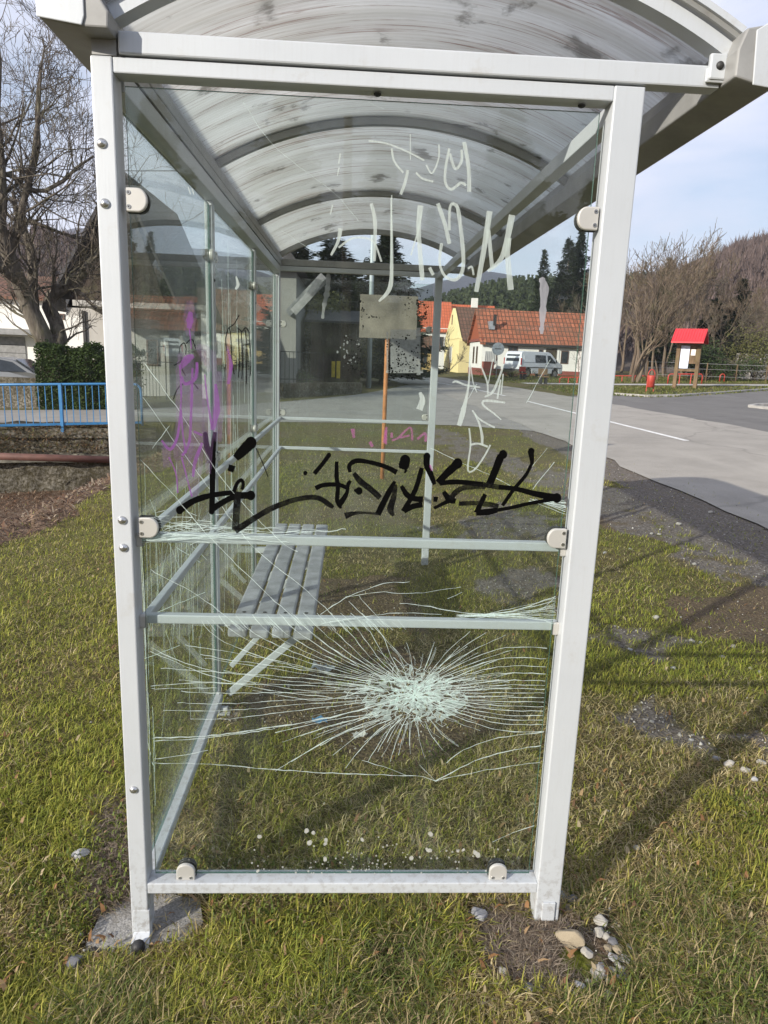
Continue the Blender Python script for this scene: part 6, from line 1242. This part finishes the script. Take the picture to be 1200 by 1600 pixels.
# dead leaves and broad leaved weeds in the turf
n = 1500; x, y = screen_pts(n, -100, 1300, 760, 1720); ok = (np.hypot(x-CAM[0], y-CAM[1]) > .6) & (x > -2.2) & (x < 4); x, y = x[ok], y[ok]; n = len(x); col = np.array([(.30, .16, .07), (.20, .11, .06), (.42, .28, .15), (.45, .36, .22)])[rs.randint(0, 4, n)]*rs.uniform(.6, 1.1, (n, 1))
blades('fallen_leaves', x, y, rs.uniform(.012, .032, n), rs.uniform(0, .5, n), rs.uniform(.005, .014, n), col, MT['blade'], 'stuff', 'small dead leaves lying in the grass', 'leaves', z=gz(x, y)+gb(x, y)+rs.uniform(.01, .03, n))
n = 60000; x, y = screen_pts(n, -100, 1300, 760, 1720); g3 = fbm(x+44, y+71, 2.6, 3); ok = (g3 > .67) & (np.hypot(x-CAM[0], y-CAM[1]) > .6) & (x > -2.1) & (x < 3.8) & (soft(x, y, PAD, .02) < .5) & ~pip(x, y, SOIL[4]); x, y = x[ok], y[ok]; n = len(x); col = np.array([(.13, .18, .03), (.19, .22, .04), (.10, .13, .025)])[rs.randint(0, 3, n)]*rs.uniform(.7, 1.2, (n, 1))
blades('clover', x, y, rs.uniform(.006, .014, n), rs.uniform(.1, .8, n), rs.uniform(.004, .008, n), col, MT['blade'], 'stuff', 'patches of low broad leaved clover and moss in the turf', 'clover', z=gz(x, y)+gb(x, y)+rs.uniform(.005, .03, n))
# ------------------------------------------------------------------ air
mb = MB(); mb.box(-900, -120, -4, 1100, 1700, 330); hz_ = mb.build('haze', bpy.data.materials.new('air'), None); tag(hz_, kind='stuff')
m_ = hz_.data.materials[0]; m_.use_nodes = True; nt_ = m_.node_tree; nt_.nodes.clear(); pv = nt_.nodes.new('ShaderNodeVolumePrincipled'); pv.inputs['Density'].default_value = .00035; pv.inputs['Color'].default_value = (.80, .87, 1, 1); pv.inputs['Anisotropy'].default_value = .2
mo_ = nt_.nodes.new('ShaderNodeOutputMaterial'); nt_.links.new(pv.outputs[0], mo_.inputs['Volume'])

n = 9000; s_ = rs.rand(n); dpx = rs.normal(0, .22, n); px_ = FA.x+(FB.x-FA.x)*s_; py_ = FA.y+(FB.y-FA.y)*s_+dpx+.1; zt_ = np.where(dpx+.1 > -.04, gz(px_, py_*0+15.6)+.01, -.22-rs.rand(n)*.5); col = np.array([(.24, .14, .07), (.30, .22, .12), (.13, .08, .045), (.16, .16, .05)])[rs.randint(0, 4, n)]*rs.uniform(.6, 1.2, (n, 1))
blades('wall_litter', px_, py_, rs.uniform(.04, .16, n), rs.uniform(-.3, .7, n), rs.uniform(.008, .03, n), col, MT['blade'], 'stuff', 'dead leaves and dry grass along the top of the ditch wall', 'leaves', z=zt_)

# loose chippings on the bare and gravelled ground
n = 60000; x, y = screen_pts(n, -50, 1300, 650, 1500); gr, so, lf = cover(x, y); ok = ((rs.rand(n) < gr*.42) | (rs.rand(n) < so*.09) | (rs.rand(n) < .006)) & (x > -2) & (x < 5.0) & (y < 13) & (soft(x, y, PAD, .01) < .5); x, y = x[ok], y[ok]; n = len(x)
dist = np.hypot(x-CAM[0], y-CAM[1]); sz = rs.uniform(.0022, .0075, n)*(1+dist*.05)*np.where(rs.rand(n) < .05, 1.8, 1); base = np.array([(1, 0, 0), (-.5, .87, 0), (-.5, -.87, 0), (.1, .1, .9), (0, 0, -.6)]); a_ = rs.uniform(0, 6.28, n)
V = np.zeros((n, 5, 3)); jit = rs.uniform(.6, 1.25, (n, 5, 1)); b_ = base[None]*jit; V[..., 0] = b_[..., 0]*np.cos(a_)[:, None]-b_[..., 1]*np.sin(a_)[:, None]; V[..., 1] = b_[..., 0]*np.sin(a_)[:, None]+b_[..., 1]*np.cos(a_)[:, None]; V[..., 2] = b_[..., 2]
V = V*sz[:, None, None]; V[..., 0] += x[:, None]; V[..., 1] += y[:, None]; V[..., 2] += (gz(x, y)+gb(x, y)*.8+.004)[:, None]
me = bpy.data.meshes.new('gravel'); me.vertices.add(n*5); me.vertices.foreach_set('co', V.reshape(-1).astype(np.float32)); tr_ = np.array([0, 1, 3, 1, 2, 3, 2, 0, 3, 1, 0, 4, 2, 1, 4, 0, 2, 4]); lp = ((np.arange(n)*5)[:, None]+tr_[None]).reshape(-1)
me.loops.add(len(lp)); me.loops.foreach_set('vertex_index', lp.astype(np.int32)); me.polygons.add(n*6); me.polygons.foreach_set('loop_start', (np.arange(n*6)*3).astype(np.int32)); me.update(); ca = me.color_attributes.new('col', 'FLOAT_COLOR', 'POINT')
col = np.array([(.36, .34, .31), (.24, .225, .20), (.15, .135, .115), (.44, .42, .39), (.10, .09, .08)])[rs.randint(0, 5, n)]*rs.uniform(.7, 1.15, (n, 1)); ca.data.foreach_set('color', np.repeat(np.concatenate([col, np.ones((n, 1))], 1)[:, None], 5, 1).reshape(-1).astype(np.float32))
t = NT('chippings'); a = t.n('Attribute', attribute_name='col'); me.materials.append(t.done(t.princ(a.outputs['Color'], .9, spec=.2))); o = bpy.data.objects.new('gravel', me); C.objects.link(o); tag(o, 'loose grey chippings on the bare ground and road shoulder', 'gravel', kind='stuff')
